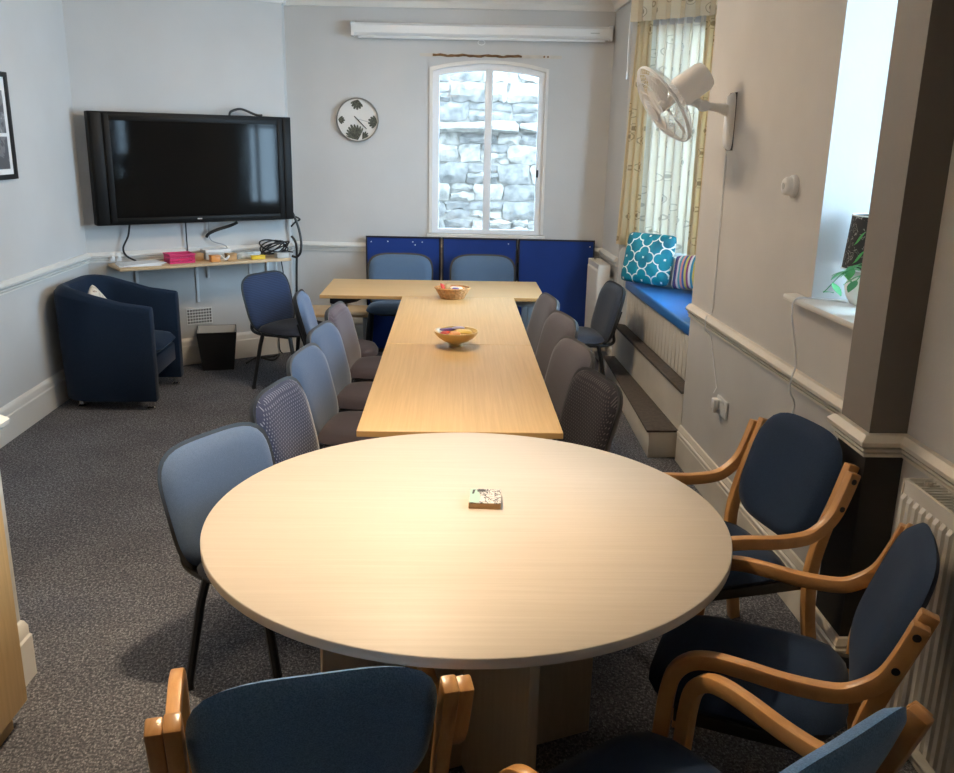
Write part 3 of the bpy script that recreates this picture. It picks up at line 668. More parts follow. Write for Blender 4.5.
# ------------------------------------------------------------------ beech armchairs (local +y = front)
def armchair():
    r = empty('beech_armchair')
    def recl(z): return -.235-.33*max(0, z-.5)
    def bx(p): 
        z = p.z+.688; return Vector((p.x, p.y+.25*p.x*p.x+recl(z)+.005, z))
    B().pad(.456, .385, .024, .040, n=48, e=3.5, pw=5, xf=bx, taper=.08).build('backrest', 'navy', r, smooth=60)
    B().pad(.455, .50, .06, .045, e=4.5, pw=5, xf=lambda p: Vector((p.x, p.z+.03, .425+p.y))).build('seat', 'navy', r, smooth=60)
    for s in (-1, 1):
        xi, xo = s*.230, s*.262; wd = .031
        a, c = sorted((xi, xi+s*wd)); e, g = sorted((xo+s*.001, xo+s*(wd+.001)))
        path = [(-.295, 0), (-.272, .15), (-.245, .30), (-.236, .45), (recl(.58), .58), (recl(.70), .70), (recl(.815), .815)]
        B().bent([(p.x, p.y) for p in smooth_path([(q[0], q[1], 0) for q in path], 3)], a, c, .042).build('back_leg', 'beech', r, bevel=.005)
        t0 = recl(.80)+.012
        ap = [(t0, .80), (recl(.72)+.012, .72), (recl(.655)+.02, .655), (recl(.61)+.05, .612), (-.17, .590), (-.07, .587), (.03, .597), (.10, .600), (.152, .588), (.188, .550), (.202, .49), (.210, .38), (.222, .2), (.235, 0)]
        al = B().bent([(p.x, p.y) for p in smooth_path([(q[0], q[1], 0) for q in ap], 4)], e, g, .040).build('arm', 'beech', r, bevel=.005)
        for bz in (.775, .685):
            yy = recl(bz)+.012
            B().lathe([(.0095, 0), (.0095, .003)], 10, Matrix.Translation((g-.001 if s > 0 else e+.001, yy, bz)) @ Matrix.Rotation(s*pi/2, 4, 'Y')).build('bolt', 'blackmetal', al)
        B().box(min(s*.205, s*.228), max(s*.205, s*.228), -.24, .19, .375, .41).build('seat_rail', 'blackplastic', r, bevel=.003)
    return r
ap = armchair(); aused = [False]
def arm_at(px, py, dx, dy, label, back='navy', seat='navy', off=.30):
    c = ap if not aused[0] else copy_tree(ap); aused[0] = True; d = Vector((dx, dy)).normalized()
    c.location = (px+d.x*off, py+d.y*off, 0); c.rotation_euler = (0, 0, facing(dx, dy)); tag(c, label, 'armchair')
    for ch in c.children:
        nm = ch.name.split('.')[0]
        if nm == 'backrest': setm(ch, back)
        elif nm == 'seat': setm(ch, seat)
    return c
arm_at(1.152, 2.85, -.97, -.24, 'dark navy beech armchair by the pilaster and wall socket')
arm_at(1.08, 1.937, -.915, .40, 'dark navy beech armchair backing onto the near radiator')
arm_at(.592, 1.243, -.56, .83, 'bobbled mid-blue beech armchair turned diagonally to the round table beside the radiator armchair', 'armblue', 'navy')
arm_at(-.276, 1.415, -.235, .972, 'bobbled mid-blue beech armchair seen from behind, squarely facing the round table', 'armblue', 'navy')

# ------------------------------------------------------------------ tub chair
def tub_chair():
    r = empty('tub_chair', (-2.365, 6.05, 0), facing(1, .04), 'navy fabric tub chair with chrome feet beside the skirting board', 'armchair')
    Wd, D0, D1, th = .36, -.30, .345, .085
    plan = [(Wd, D1), (Wd, .15), (Wd, .0)]; rr = .22
    plan += [(Wd-rr+rr*cos(radians(a)), D0+rr+rr*sin(radians(a))) for a in range(0, -91, -15)]
    full = plan+[(-x, y) for x, y in plan[::-1]]
    n = len(full); P = [Vector(p) for p in full]; vs = []; k = 9
    for i, p in enumerate(P):
        d = (P[min(i+1, n-1)]-P[max(i-1, 0)]).normalized(); inn = Vector((d.y, -d.x)) 
        if inn.dot(-p+Vector((0, .1))) < 0: inn = -inn
        y = p.y; t = max(0, min(1, (D1-y)/(D1-D0))); hz = .70+.125*(t*t*(3-2*t))
        bulge = .02*t
        sec = [(0, .062), (-bulge*.5, .30), (-bulge, hz-.05), (th*.12, hz-.014), (th*.5, hz), (th*.88, hz-.014), (th, hz-.05), (th, .40), (th, .062)]
        vs += [(p.x+inn.x*a, p.y+inn.y*a, z) for a, z in sec]
    fs = [(i*k+j, (i+1)*k+j, (i+1)*k+(j+1) % k, i*k+(j+1) % k) for i in range(n-1) for j in range(k)]
    fs += [tuple(range(k)), tuple(range((n-1)*k, n*k))[::-1]]
    b = B(); b.add(vs, fs); b.build('shell', 'tub', r, bevel=.006, smooth=45)
    B().box(-Wd+th-.005, Wd-th+.005, D0+th, D1-.03, .20, .33).build('seat_base', 'tub', r, bevel=.01)
    B().pad(2*(Wd-th)-.006, D1-D0-.02, .05, .06, e=6, pw=4, xf=lambda p: Vector((p.x, p.z+.045, .385+p.y))).build('seat_cushion', 'tub', r, smooth=60)
    for s in (-1, 1):
        for yy in (D1-.05, D0+.12):
            B().lathe([(.022, 0), (.028, .004), (.028, .012), (.018, .02), (.016, .064)], 14, Matrix.Translation((s*(Wd-.05 if yy > 0 else Wd-.10), yy, 0))).build('foot', 'chrome', r)
    return r
tub_chair()
tag(cushion('scatter_cushion', .25, .25, .09, (-2.445, 5.98, .632), radians(-90), radians(16), 'beige', radians(40)), 'beige printed cushion inside the navy tub chair', 'cushion')

# ------------------------------------------------------------------ chimney wall: TV, shelf, bin, vent (u measured from the left corner)
TL = (T1-T0).length
TF = frame(T1, T0)
def tv(u, d, z): return TF(Vector((TL-u, d, z)))
tvr = empty('television', tv(.815, .0, 1.14), TF.rz+pi, 'large black flat-screen television mounted on the angled wall', 'television')   # local x = right seen from the room, -y = into room
TWD, THT = 1.52, .795
b = B().box(-TWD/2, TWD/2, -.16, -.07, 0, THT); b.build('housing', 'tvframe', tvr, bevel=.006)
b = B(); sx0, sx1, sz0, sz1 = -.62, .64, .05, .735
for (x0, x1, z0_, z1_) in ((-.66, sx0, .02, .775), (sx1, .68, .02, .775), (sx0, sx1, .02, sz0), (sx0, sx1, sz1, .775)): b.box(x0, x1, -.172, -.16, z0_, z1_)
b.build('bezel', 'tvframe', tvr, bevel=.003)
B().box(sx0, sx1, -.166, -.161, sz0, sz1).build('screen', 'screen', tvr, smooth=0)
for s in (-1, 1):
    x0 = -TWD/2+.012 if s < 0 else .69; x1 = -.67 if s < 0 else TWD/2-.012
    B().box(x0, x1, -.168, -.16, .012, THT-.012).build('speaker', 'tvframe', tvr, bevel=.004)
B().box(-.035, .0, -.174, -.172, .026, .036).build('badge', 'greybox', tvr, smooth=0)
B().box(-.35, .35, -.069, -.0005, .2, .62).build('wall_mount', 'blackmetal', tvr)
sh = empty('wall_shelf', tv(.84, 0, .85), TF.rz+pi, 'narrow pale wood shelf under the television', 'shelf')
SD = .34
B().box(-.70, .62, -SD, -.001, -.022, 0).build('board', 'shelfwood', sh, bevel=.003)
for x in (-.5, .05, .55):
    b = B(); b.box(x-.01, x+.01, -.24, -.001, -.03, -.022); b.box(x-.01, x+.01, -.02, -.001, -.16, -.03); b.build('bracket', 'white', sh)
def on_shelf(u, d, z=.8505): return tv(u, d, z)
SR = TF.rz+pi
# papers
for i in range(3):
    o = B().box(-.148, .148, -.105, .105, 0, .004).build('paper_sheet', 'paper', smooth=0); o.location = on_shelf(.31+.015*i, .19-.01*i, .8505+.0045*i); o.rotation_euler = (0, 0, SR+.12*i-.1); tag(o, ['bottom white paper sheet of the loose stack on the television shelf', 'middle white paper sheet of the loose stack on the television shelf', 'topmost white paper sheet of the loose stack beside the pink basket'][i], 'paper', 'papers on the television shelf')
# pink basket
pk_ = empty('storage_basket', on_shelf(.615, .19), SR, 'small bright pink plastic basket on the television shelf', 'basket')
b = B(); b.box(-.105, .105, -.075, .075, 0, .006); b.build('base', 'pink', pk_)
for (x0, x1, y0_, y1_) in ((-.115, .115, -.085, -.079), (-.115, .115, .079, .085), (-.115, -.109, -.079, .079), (.109, .115, -.079, .079)):
    b = B()
    if x1-x0 > .1:
        for zz in (.0, .03, .06): b.box(x0, x1, y0_, y1_, zz, zz+.016)
        for i in range(12): b.box(x0+i*.0203, x0+i*.0203+.007, y0_, y1_, .0, .07)
    else:
        for zz in (.0, .03, .06): b.box(x0, x1, y0_, y1_, zz, zz+.016)
        for i in range(8): b.box(x0, x1, y0_+i*.0215, y0_+i*.0215+.007, .0, .07)
    b.build('side', 'pink', pk_, smooth=0)
B().tube([(-.118, -.088, .078), (.118, -.088, .078), (.118, .088, .078), (-.118, .088, .078)], .006, 6, closed=True).build('rim', 'pink', pk_)
pk_.scale = (.82, .9, .85)
# boxes and bits
def pbox(name, u, d, sx, sy, sz, mt, label, cat, z=.8505, rz=0, lid=None):
    r = empty(name, on_shelf(u, d, z), SR+rz, label, cat)
    B().box(-sx/2, sx/2, -sy/2, sy/2, 0, sz*.72).build('body', mt, r, bevel=.003)
    B().box(-sx/2-.002, sx/2+.002, -sy/2-.002, sy/2+.002, sz*.72, sz).build('lid', lid or mt, r, bevel=.003); return r
pbox('card_box', .765, .12, .09, .09, .055, 'kraft', 'brown card box beside the pink basket', 'box')
pbox('router_box', .93, .10, .20, .12, .075, 'greybox', 'pale grey box at the back of the television shelf', 'box', lid='white')
pbox('card_box', .86, .27, .07, .06, .05, 'orange', 'small orange card box before the pale grey box', 'box')
pbox('card_box', .995, .25, .075, .06, .055, 'kraft', 'brown card box before the pale grey box, beside the orange box', 'box')
pbox('plastic_tub', 1.15, .17, .19, .12, .05, 'smoke', 'flat grey plastic tub between the brown box and the cable coil', 'tub')
pbox('yellow_box', 1.20, .29, .11, .03, .032, 'yellow', 'small yellow card box at the front of the television shelf', 'box')
o = B().tube(smooth_path([on_shelf(.92, .26, .858), on_shelf(.90, .285, .90), on_shelf(.94, .29, .862), on_shelf(.97, .285, .89), on_shelf(.93, .275, .858)]), .005, 6).build('white_lead', 'white'); tag(o, 'short curled white lead by the orange box', 'cable')
coil = []
for i in range(90):
    t = i/90*2*pi*5; lp_ = i//18; R1 = .085+.018*sin(lp_*2.1)
    coil.append(on_shelf(1.385+.02*sin(lp_*1.7)+R1*1.2*cos(t), .17+.05*sin(t)+.02*cos(lp_*2.3), .915+.012*lp_*.3+.048*sin(t+lp_*.9)))
coil += [on_shelf(1.46, .15, .90), on_shelf(1.50, .16, .885), on_shelf(1.545, .18, .875)]
tag(B().tube(coil, .0065, 6).build('cable_coil', 'blackplastic'), 'coiled black cable heaped on the end of the television shelf', 'cable')
o = pbox('power_adapter', 1.40, .29, .10, .06, .04, 'greybox', 'grey power adapter beside the black cable coil', 'adapter')
for u, lb_ in ((.17, 'white plug block over the shelf end nearest the tub chair'), (.215, 'white plug block over the shelf between the other plug block and the papers')):
    r = empty('plug_adapter', tv(u, .001, .895), SR, lb_, 'plug', 'plug blocks by the papers')
    B().box(-.018, .018, -.03, 0, -.03, .03).build('body', 'white', r, bevel=.004); B().box(-.009, .009, -.042, -.03, -.01, .01).build('grip', 'white', r, bevel=.003)
# cables
def cable(pts, r, mt, label, name='cable', n=8): return tag(B().tube(smooth_path(pts, n), r, 6).build(name, mt), label, 'cable')
cable([tv(.31, .05, 1.15), tv(.29, .05, 1.05), tv(.25, .04, .96), tv(.27, .04, .90), tv(.33, .06, .862)], .007, 'blackplastic', 'black lead drooping from the television to the papers')
cable([tv(.73, .03, 1.15), tv(.73, .03, 1.0), tv(.73, .03, .92), tv(.70, .05, .87)], .0055, 'blackplastic', 'thin black lead hanging down behind the pink basket')
cable([tv(.91, .03, 1.15), tv(.91, .03, 1.03), tv(.93, .04, .98), tv(1.03, .05, .94), tv(1.06, .03, .87)], .0045, 'greymetal', 'thin grey lead hanging behind the pale grey box')
cable([tv(1.12, .09, 1.124), tv(1.06, .09, 1.10), tv(.96, .07, 1.07), tv(.90, .05, 1.04), tv(.89, .03, 1.015)], .013, 'blackplastic', 'thick black cable bundle sagging under the television', 'cable_bundle')
cable([tv(1.10, .10, 1.935), tv(1.12, .09, 1.965), tv(1.20, .09, 1.985), tv(1.30, .10, 1.95), tv(1.33, .12, 1.942), tv(1.36, .10, 1.945)], .009, 'blackplastic', 'black cable looping over the top of the television')
E1 = Vector((-1.405, 7.47, 0))
cable([(-1.385, 7.42, 1.21), (-1.355, 7.42, 1.162), (-1.318, 7.42, 1.05), (-1.303, 7.42, .942), (-1.312, 7.42, .86), (-1.345, 7.42, .822), (-1.385, 7.42, .83)], .011, 'blackplastic', 'thick black cable looping out at the corner beside the shelf')
cable([(-1.39, 7.43, 1.16), (-1.34, 7.43, 1.15), (-1.31, 7.43, 1.13), (-1.345, 7.43, 1.11), (-1.385, 7.44, 1.07)], .008, 'blackplastic', 'short black cable twist just below the television corner')
cable([(-1.39, 7.46, .99), (-1.36, 7.455, .95), (-1.348, 7.45, .88), (-1.357, 7.46, .70), (-1.366, 7.47, .45), (-1.375, 7.47, .19)], .010, 'blackplastic', 'black cable running down the chimney corner to the floor')
cable([tv(1.50, .03, .82), tv(1.52, .03, .66), tv(1.50, .03, .5), tv(1.46, .04, .3), tv(1.45, .05, .06), tv(1.47, .06, .008)], .005, 'blackplastic', 'thin black flex falling behind the ribbed navy chair')
cable([tv(1.46, .02, .82), tv(1.47, .02, .6), tv(1.44, .02, .42)], .004, 'white', 'thin white flex under the end of the shelf')
cable([tv(1.08, .24, .009), tv(1.2, .18, .03), tv(1.3, .26, .012), tv(1.38, .2, .035), tv(1.35, .14, .012), tv(1.22, .15, .02)], .008, 'blackplastic', 'tangle of black flex lying on the carpet by the chimney skirting')
for (u, z0_, z1_, lb_) in ((.80, .50, .825, 'white vertical cable trunking under the shelf above the wall vent'), (1.24, .55, .825, 'white vertical cable trunking under the shelf behind the ribbed navy chair')):
    tag(B().box(TL-u-.012, TL-u+.012, 0, .012, z0_, z1_, TF).build('cable_trunking', 'white', bevel=.002), lb_, 'trunking', 'trunking under the shelf')
# air vent
vg = empty('wall_vent', tv(.80, 0, .385), SR, 'white wall vent with rows of square holes above the bin', 'vent')
B().box(-.10, .10, -.002, -.0005, -.06, .06).build('backing', 'void', vg, smooth=0)
b = B(); nx, nz = 9, 5; gx, gz = .2/nx, .12/nz
for i in range(nx+1): x = -.10+i*gx; b.box(x-.0036, x+.0036, -.009, -.002, -.067, .067)
for j in range(nz+1):
    zz = -.06+j*gz
    for i in range(nx): x = -.10+i*gx; b.box(x+.0036, x+gx-.0036, -.009, -.002, zz-.0042, zz+.0042)
b.build('grille', 'white', vg, smooth=0)
# waste bin
wbp = tv(.865, .20, 0)
wb = empty('waste_bin', wbp, radians(14), 'black square tapered waste bin below the wall vent', 'bin')
def taper_shell(wb0, wt0, h, t, z0=0):
    vs = []
    for (s0, zz) in ((wb0, z0), (wt0, h)):
        for sx, sy in ((-1, -1), (1, -1), (1, 1), (-1, 1)): vs.append((sx*s0, sy*s0, zz))
    for (s0, zz) in ((wt0-t, h), (wb0-t, z0+t)):
        for sx, sy in ((-1, -1), (1, -1), (1, 1), (-1, 1)): vs.append((sx*s0, sy*s0, zz))
    fs = [(3, 2, 1, 0), (12, 13, 14, 15)]
    for q in (0, 4, 8):
        for j in range(4): fs.append((q+j, q+(j+1) % 4, q+4+(j+1) % 4, q+4+j))
    return vs, fs
vs, fs = taper_shell(.118, .152, .31, .006); b = B(); b.add(vs, fs); b.build('body', 'binblack', wb, bevel=.003, seg=1)
vs, fs = taper_shell(.110, .1445, .3085, .002, .008); b = B(); b.add(vs, fs); b.build('inner_lining', 'bininside', wb, smooth=0)

# ------------------------------------------------------------------ end wall: clock, screen, boards, coffee table
ck = empty('wall_clock', XK(Vector((RC[0]+.835, 0, 1.93))), XK.rz, 'round white wall clock with grey-green leaf prints', 'clock')     # local y = into room, local x points left in view
R90 = Matrix.Rotation(-pi/2, 4, 'X')
B().lathe([(.172, .0), (.174, .028), (.170, .033), (.163, .033), (.163, .018), (.01, .018)], 48, R90).build('rim', 'rim', ck)
B().lathe([(.163, .019), (.163, .022)], 48, R90).build('dial', 'face', ck)
def fanleaf(cx, cz, ang, spread, ln, nleaf, name='leaf_motif'):
    b = B()
    for i in range(nleaf):
        a = ang+spread*((i+.5)/nleaf-.5); l = ln*(1-.25*abs((i+.5)/nleaf-.5)*2); wd = l*.40*spread/nleaf
        d = Vector((cos(a), sin(a))); q = Vector((-d.y, d.x)); pts = []
        for t, ww in ((0, .06), (.4, .7), (.75, 1), (.95, .7), (1, .1)): pts.append(Vector((cx, cz))+d*l*t+q*wd*ww)
        for t, ww in ((1, -.1), (.95, -.7), (.75, -1), (.4, -.7), (0, -.06)): pts.append(Vector((cx, cz))+d*l*t+q*wd*ww)
        keep = []
        for p in pts:
            if p.length > .160: p = p*(.160/p.length)
            keep.append((-p.x, p.y))
        b.prism(keep[::-1], .0222, .0228, lambda p: Vector((p.x, p.z, p.y)))
    b.build(name, 'leafprint', ck, smooth=0)
fanleaf(.005, .158, radians(-105), 2.0, .085, 6); fanleaf(-.162, -.0, radians(-5), 1.7, .060, 5); fanleaf(.165, -.02, radians(172), 2.0, .085, 6)
fanleaf(.0, -.158, radians(115), 1.9, .135, 9); fanleaf(.035, -.152, radians(55), 1.1, .075, 4)
b = B(); a1 = radians(-45); d = Vector((-cos(a1), sin(a1)))
b.tube([(-d.x*.02+.012, .026, -d.y*.02+.015), (d.x*.12+.012, .026, d.y*.12+.015)], .004, 6); b.build('minute_hand', 'blackmetal', ck)
b = B(); a1 = radians(-15); d = Vector((-cos(a1), sin(a1))); b.tube([(0.012, .0245, 0.01), (d.x*.105, .0245, d.y*.105+.01)], .0022, 6); b.build('hour_hand', 'greymetal', ck)
# projector screen case
ps = empty('projector_screen', XK(Vector((RC[0]-.165, 0, 2.565))), XK.rz, 'long white roll-up projector screen case above the arched window', 'projector screen')
hwid = 1.03
prof = [(0.002, .012), (.05, .012), (.075, .03), (.075, .085), (.055, .105), (.002, .108)]
b = B(); b.prism(prof, -hwid+.02, hwid-.02, lambda p: Vector((p.z, p.x, p.y))); b.build('case', 'white', ps, smooth=30)
for s in (-1, 1): b = B(); b.prism([(0.001, .004), (.078, .004), (.08, .02), (.08, .092), (.06, .113), (.001, .113)], s*hwid-.012, s*hwid+.012, lambda p: Vector((p.z-s*.008, p.x, p.y))); b.build('end_cap', 'white', ps, smooth=30)
B().box(-hwid+.05, hwid-.05, .042, .058, -.010, .011).build('pull_bar', 'white', ps, bevel=.004)
B().tube([(.0+.028*cos(t*pi/8), .05, -.028+.018*sin(t*pi/8)) for t in range(16)], .0035, 6, closed=True).build('pull_ring', 'white', ps)
B().box(-.93, -.86, .0752, .0758, .050, .058).build('maker_badge', 'greybox', ps, smooth=0)
# three blue felt boards
def felt_board(u0, u1, label):
    r = empty('display_board', XK(Vector(((u0+u1)/2, .045, 0))), XK.rz, label, 'display board'); hw_ = (u1-u0)/2
    B().box(-hw_+.012, hw_-.012, .004, .022, .03, .985).build('felt_panel', 'felt', r, smooth=0)
    b = B(); b.box(-hw_, -hw_+.012, 0, .026, 0, .998); b.box(hw_-.012, hw_, 0, .026, 0, .998); b.box(-hw_+.012, hw_-.012, 0, .026, .985, .998); b.box(-hw_+.012, hw_-.012, 0, .026, 0, .03); b.build('frame', 'boardframe', r, smooth=0)
    for (x, zz) in pins.get(label, []): B().lathe([(.0055, 0), (.0055, .004)], 8, Matrix.Translation((x, .022, zz)) @ R90).build('pin', 'white', r)
    return r
la, lb, lc = 'royal blue felt display board nearest the television corner', 'royal blue felt display board in the middle of the three', 'royal blue felt display board nearest the far radiator'
pins = {la: [(.27, .95), (.13, .955), (-.08, .955), (-.16, .955), (-.1, .93)], lb: [(-.24, .955)], lc: [(-.28, .945)]}
r0 = RC[0]
felt_board(r0+.145, r0+.775, la); felt_board(r0-.50, r0+.130, lb); felt_board(r0-1.15, r0-.51, lc)
# low coffee table in the corner
lt = empty('coffee_table', (-.98, 7.20, 0), radians(4), 'low pale coffee table in the corner behind the cross table', 'table')
B().box(-.26, .25, -.22, .20, .40, .425).build('table_top', 'shelfwood', lt, bevel=.006)
for sx in (-.23, .22):
    for sy in (-.19, .17): B().tube([(sx, sy, .40), (sx*1.04, sy*1.04, 0.0)], .016, 8).build('leg', 'greymetal', lt)

# ------------------------------------------------------------------ right wall fittings
def rw(y, d, z): return XR(Vector(((y-(PY0+.1))/XR.d.y, d, z)))
fr = rw(4.465, 0, 0)
fan = empty('wall_fan', rw(4.465, 0, 1.765), XR.rz, 'white oscillating wall fan mounted above the dado rail', 'fan')   # local x along wall (away), y into room
b = B(); b.pad(.10, .27, .001, .028, e=4.5, pw=6, n=28, rings=4, xf=lambda p: Vector((p.x, p.y+.002, p.z+.135))); b.build('wall_plate', 'fanplastic', fan, smooth=60)
B().box(-.05, .05, .0005, .0035, -.0, .27).build('plate_rim', 'blackplastic', fan, bevel=.001)
b = B(); b.tube([(0, .02, .185), (0, .07, .20), (0, .135, .205)], [.03, .022, .018], 12); b.build('arm', 'fanplastic', fan)
b = B(); b.lathe([(.024, -.03), (.026, -.02), (.026, .02), (.024, .03)], 16, Matrix.Translation((0, .145, .205)) @ Matrix.Rotation(pi/2, 4, 'Y')); b.build('pivot', 'fanplastic', fan)
HC = Vector((0.0, .345, .205)); AX = Vector((-.06, .80, -.58)).normalized()
q = Vector((0, 0, 1)).rotation_difference(AX).to_matrix().to_4x4(); HM = Matrix.Translation(HC) @ q
b = B(); b.lathe([(.03, -.255), (.064, -.25), (.072, -.23), (.074, -.11), (.062, -.08), (.03, -.07)], 24, HM); b.build('motor_housing', 'fanplastic', fan, smooth=50)
b = B(); b.tube([(0, .145, .205), HM @ Vector((0, 0, -.09))], .022, 10); b.build('neck', 'fanplastic', fan)
cg = empty_parent = None
b = B(); RG = .205
for rr_, zz in ((RG, 0), (RG, -.008), (.06, .055), (.10, .052), (.15, .04), (.185, .02)): b.tube([HM @ Vector((rr_*cos(2*pi*i/40), rr_*sin(2*pi*i/40), zz)) for i in range(40)], .004 if rr_ == RG else .0018, 5, closed=True)
for i in range(60):
    t = 2*pi*i/60; pts = [HM @ Vector((rr_*cos(t+tw), rr_*sin(t+tw), zz)) for rr_, zz, tw in ((.045, .056, 0), (.12, .048, .1), (.18, .024, .18), (RG, 0, .2))]; b.tube(pts, .0012, 4, caps=False)
b.build('front_grille', 'fanplastic', fan)
b = B()
for i in range(48):
    t = 2*pi*i/48; pts = [HM @ Vector((rr_*cos(t), rr_*sin(t), zz)) for rr_, zz in ((.06, -.068), (.13, -.060), (.185, -.035), (RG, -.006))]; b.tube(pts, .0012, 4, caps=False)
b.build('rear_grille', 'fanplastic', fan)
b = B(); b.lathe([(.01, .064), (.045, .060), (.048, .054), (.01, .052)], 24, HM); b.build('badge', 'white', fan)
for kb in range(3):
    b = B()
    def bf(a, c, kb=kb):
        ang = kb*2*pi/3+(a-.5)*(1.15-.25*c); rr_ = .03+.145*c; return HM @ Vector((rr_*cos(ang), rr_*sin(ang), -.005+.028*(a-.5)))
    b.grid(bf, 6, 5); b.build('blade', 'fanplastic', fan, solid=.002)
B().tube([HM @ Vector((0, 0, -.07)), HM @ Vector((0, 0, .02))], .026, 14).build('hub', 'fanplastic', fan)
tag(B().tube([rw(4.48, .006, 1.76), rw(4.475, .006, 1.3), rw(4.475, .006, .95), rw(4.475, .036, .934), rw(4.475, .036, .86), rw(4.47, .006, .84), rw(4.30, .006, .60), rw(4.285, .025, .575)], .0028, 6).build('fan_flex', 'white'), 'white flex running from the wall fan down to the socket', 'cable')
# thermostat style dial
th = empty('wall_dial', rw(3.62, 0, 1.635), XR.rz, 'round white wall dial between the fan and the deep window', 'thermostat')
B().lathe([(.045, .001), (.045, .012), (.040, .018)], 28, R90).build('base', 'white', th, smooth=50)
B().lathe([(.036, .018), (.036, .036), (.030, .044), (.012, .046)], 28, R90).build('knob', 'white', th, smooth=50)
B().lathe([(.013, .046), (.013, .048)], 14, R90).build('centre_cap', 'greybox', th)
# socket and plug
so = empty('wall_socket', rw(4.19, 0, .53), XR.rz, 'white double wall socket low on the cream wall', 'socket')
B().box(-.075, .075, .001, .012, -.045, .045).build('plate', 'white', so, bevel=.004)
for x in (-.035, .0): B().box(x-.006, x+.006, .012, .016, .02, .036).build('switch', 'white', so, bevel=.002)
pg = empty('plug', rw(4.235, .0125, .535), XR.rz, 'white plug pushed into the wall socket', 'plug')
B().box(-.024, .024, 0, .03, -.026, .026).build('body', 'white', pg, bevel=.006); B().box(-.012, .012, .006, .024, -.045, -.026).build('cord_grip', 'white', pg, bevel=.003)
# lamp and plant on the sill
lp = empty('table_lamp', (1.50, 3.215, 1.2252), 0, 'white ceramic table lamp with black leaf-print shade on the deep sill', 'lamp')
B().lathe([(.035, 0), (.055, .006), (.074, .035), (.080, .065), (.070, .10), (.045, .125), (.022, .135), (.018, .16)], 28).build('base', 'ceramic', lp, smooth=60)
sb_ = B(); sb_.lathe([(.098, .135), (.084, .33), (.082, .33), (.096, .135)], 36, cap=False); sh_ = sb_.build('shade', 'shade', lp, smooth=60)
for zz, rr_ in ((.136, .098), (.329, .084)): B().tube([(rr_*cos(2*pi*i/32), rr_*sin(2*pi*i/32), zz) for i in range(32)], .003, 5, closed=True).build('shade_ring', 'white', sh_)
for i, (a0, z0_) in enumerate(((3.6, .16), (3.9, .20), (4.2, .16), (3.5, .225), (4.35, .21), (4.6, .17))):
    b = B()
    def lf(u, v_, a0=a0, z0_=z0_):
        ww = sin(pi*min(.999, max(.001, u)))*.012; ang = a0+u*.42+(v_-.5)*.05; zz = z0_+u*.05+(v_-.5)*2*ww; rr_ = .0985-(zz-.135)/.195*.014
        return (rr_*cos(ang), rr_*sin(ang), zz)
    b.grid(lf, 8, 3); b.build('leaf_print', 'greenprint', sh_, smooth=60)
B().tube([(.0, 0, .16), (0, 0, .26)], .012, 10).build('lamp_holder', 'white', lp)
tag(B().tube(smooth_path([(1.44, 3.235, 1.232), (1.40, 3.29, 1.230), (1.33, 3.33, 1.230), (1.283, 3.335, 1.222), (1.276, 3.33, 1.16), (1.30, 3.30, .99), (1.288, 3.29, .925), (1.286, 3.29, .87), (1.316, 3.30, .80), (1.30, 3.36, .66), (1.312, 3.38, .5), (1.30, 3.42, .30)], 6), .0035, 6).build('lamp_flex', 'paper'), 'pale lamp flex hanging from the deep sill past the dado rail', 'cable')
ptp = empty('trailing_plant', (1.43, 2.985, 1.2252), 0, 'small trailing green plant in a white pot beside the sill lamp', 'plant')
B().lathe([(.035, 0), (.045, .07), (.041, .07), (.036, .05)], 20).build('pot', 'ceramic', ptp)
for (tx, ty, tz, nl) in ((-.13, .14, .06, 6), (-.10, -.04, .13, 5), (-.05, .13, .15, 5), (.06, .06, .17, 4), (-.11, .05, .14, 5)):
    mid = Vector((tx*.45, ty*.45, .17)); P3 = smooth_path([(0, 0, .06), mid, (tx, ty, tz)], 6); s_ = B().tube(P3, .0018, 5).build('stem', 'green', ptp)
    for i in range(nl):
        p = P3[int(4+i*(len(P3)-5)/(nl-1))]; d = Vector((random.uniform(-1, 1), random.uniform(-1, 1), random.uniform(-.6, .2))).normalized(); sd = d.cross(Vector((0, 0, 1))).normalized()
        b = B(); 
        def lf(u, v_, p=p, d=d, sd=sd): return p+d*(.055*u)+sd*((v_-.5)*.034*sin(pi*min(.98, u*.9+.05)))+Vector((0, 0, -.012*u*u+.004*abs(v_-.5)))
        b.grid(lf, 5, 2); b.build('leaf', 'green', s_, solid=.0006, smooth=60)
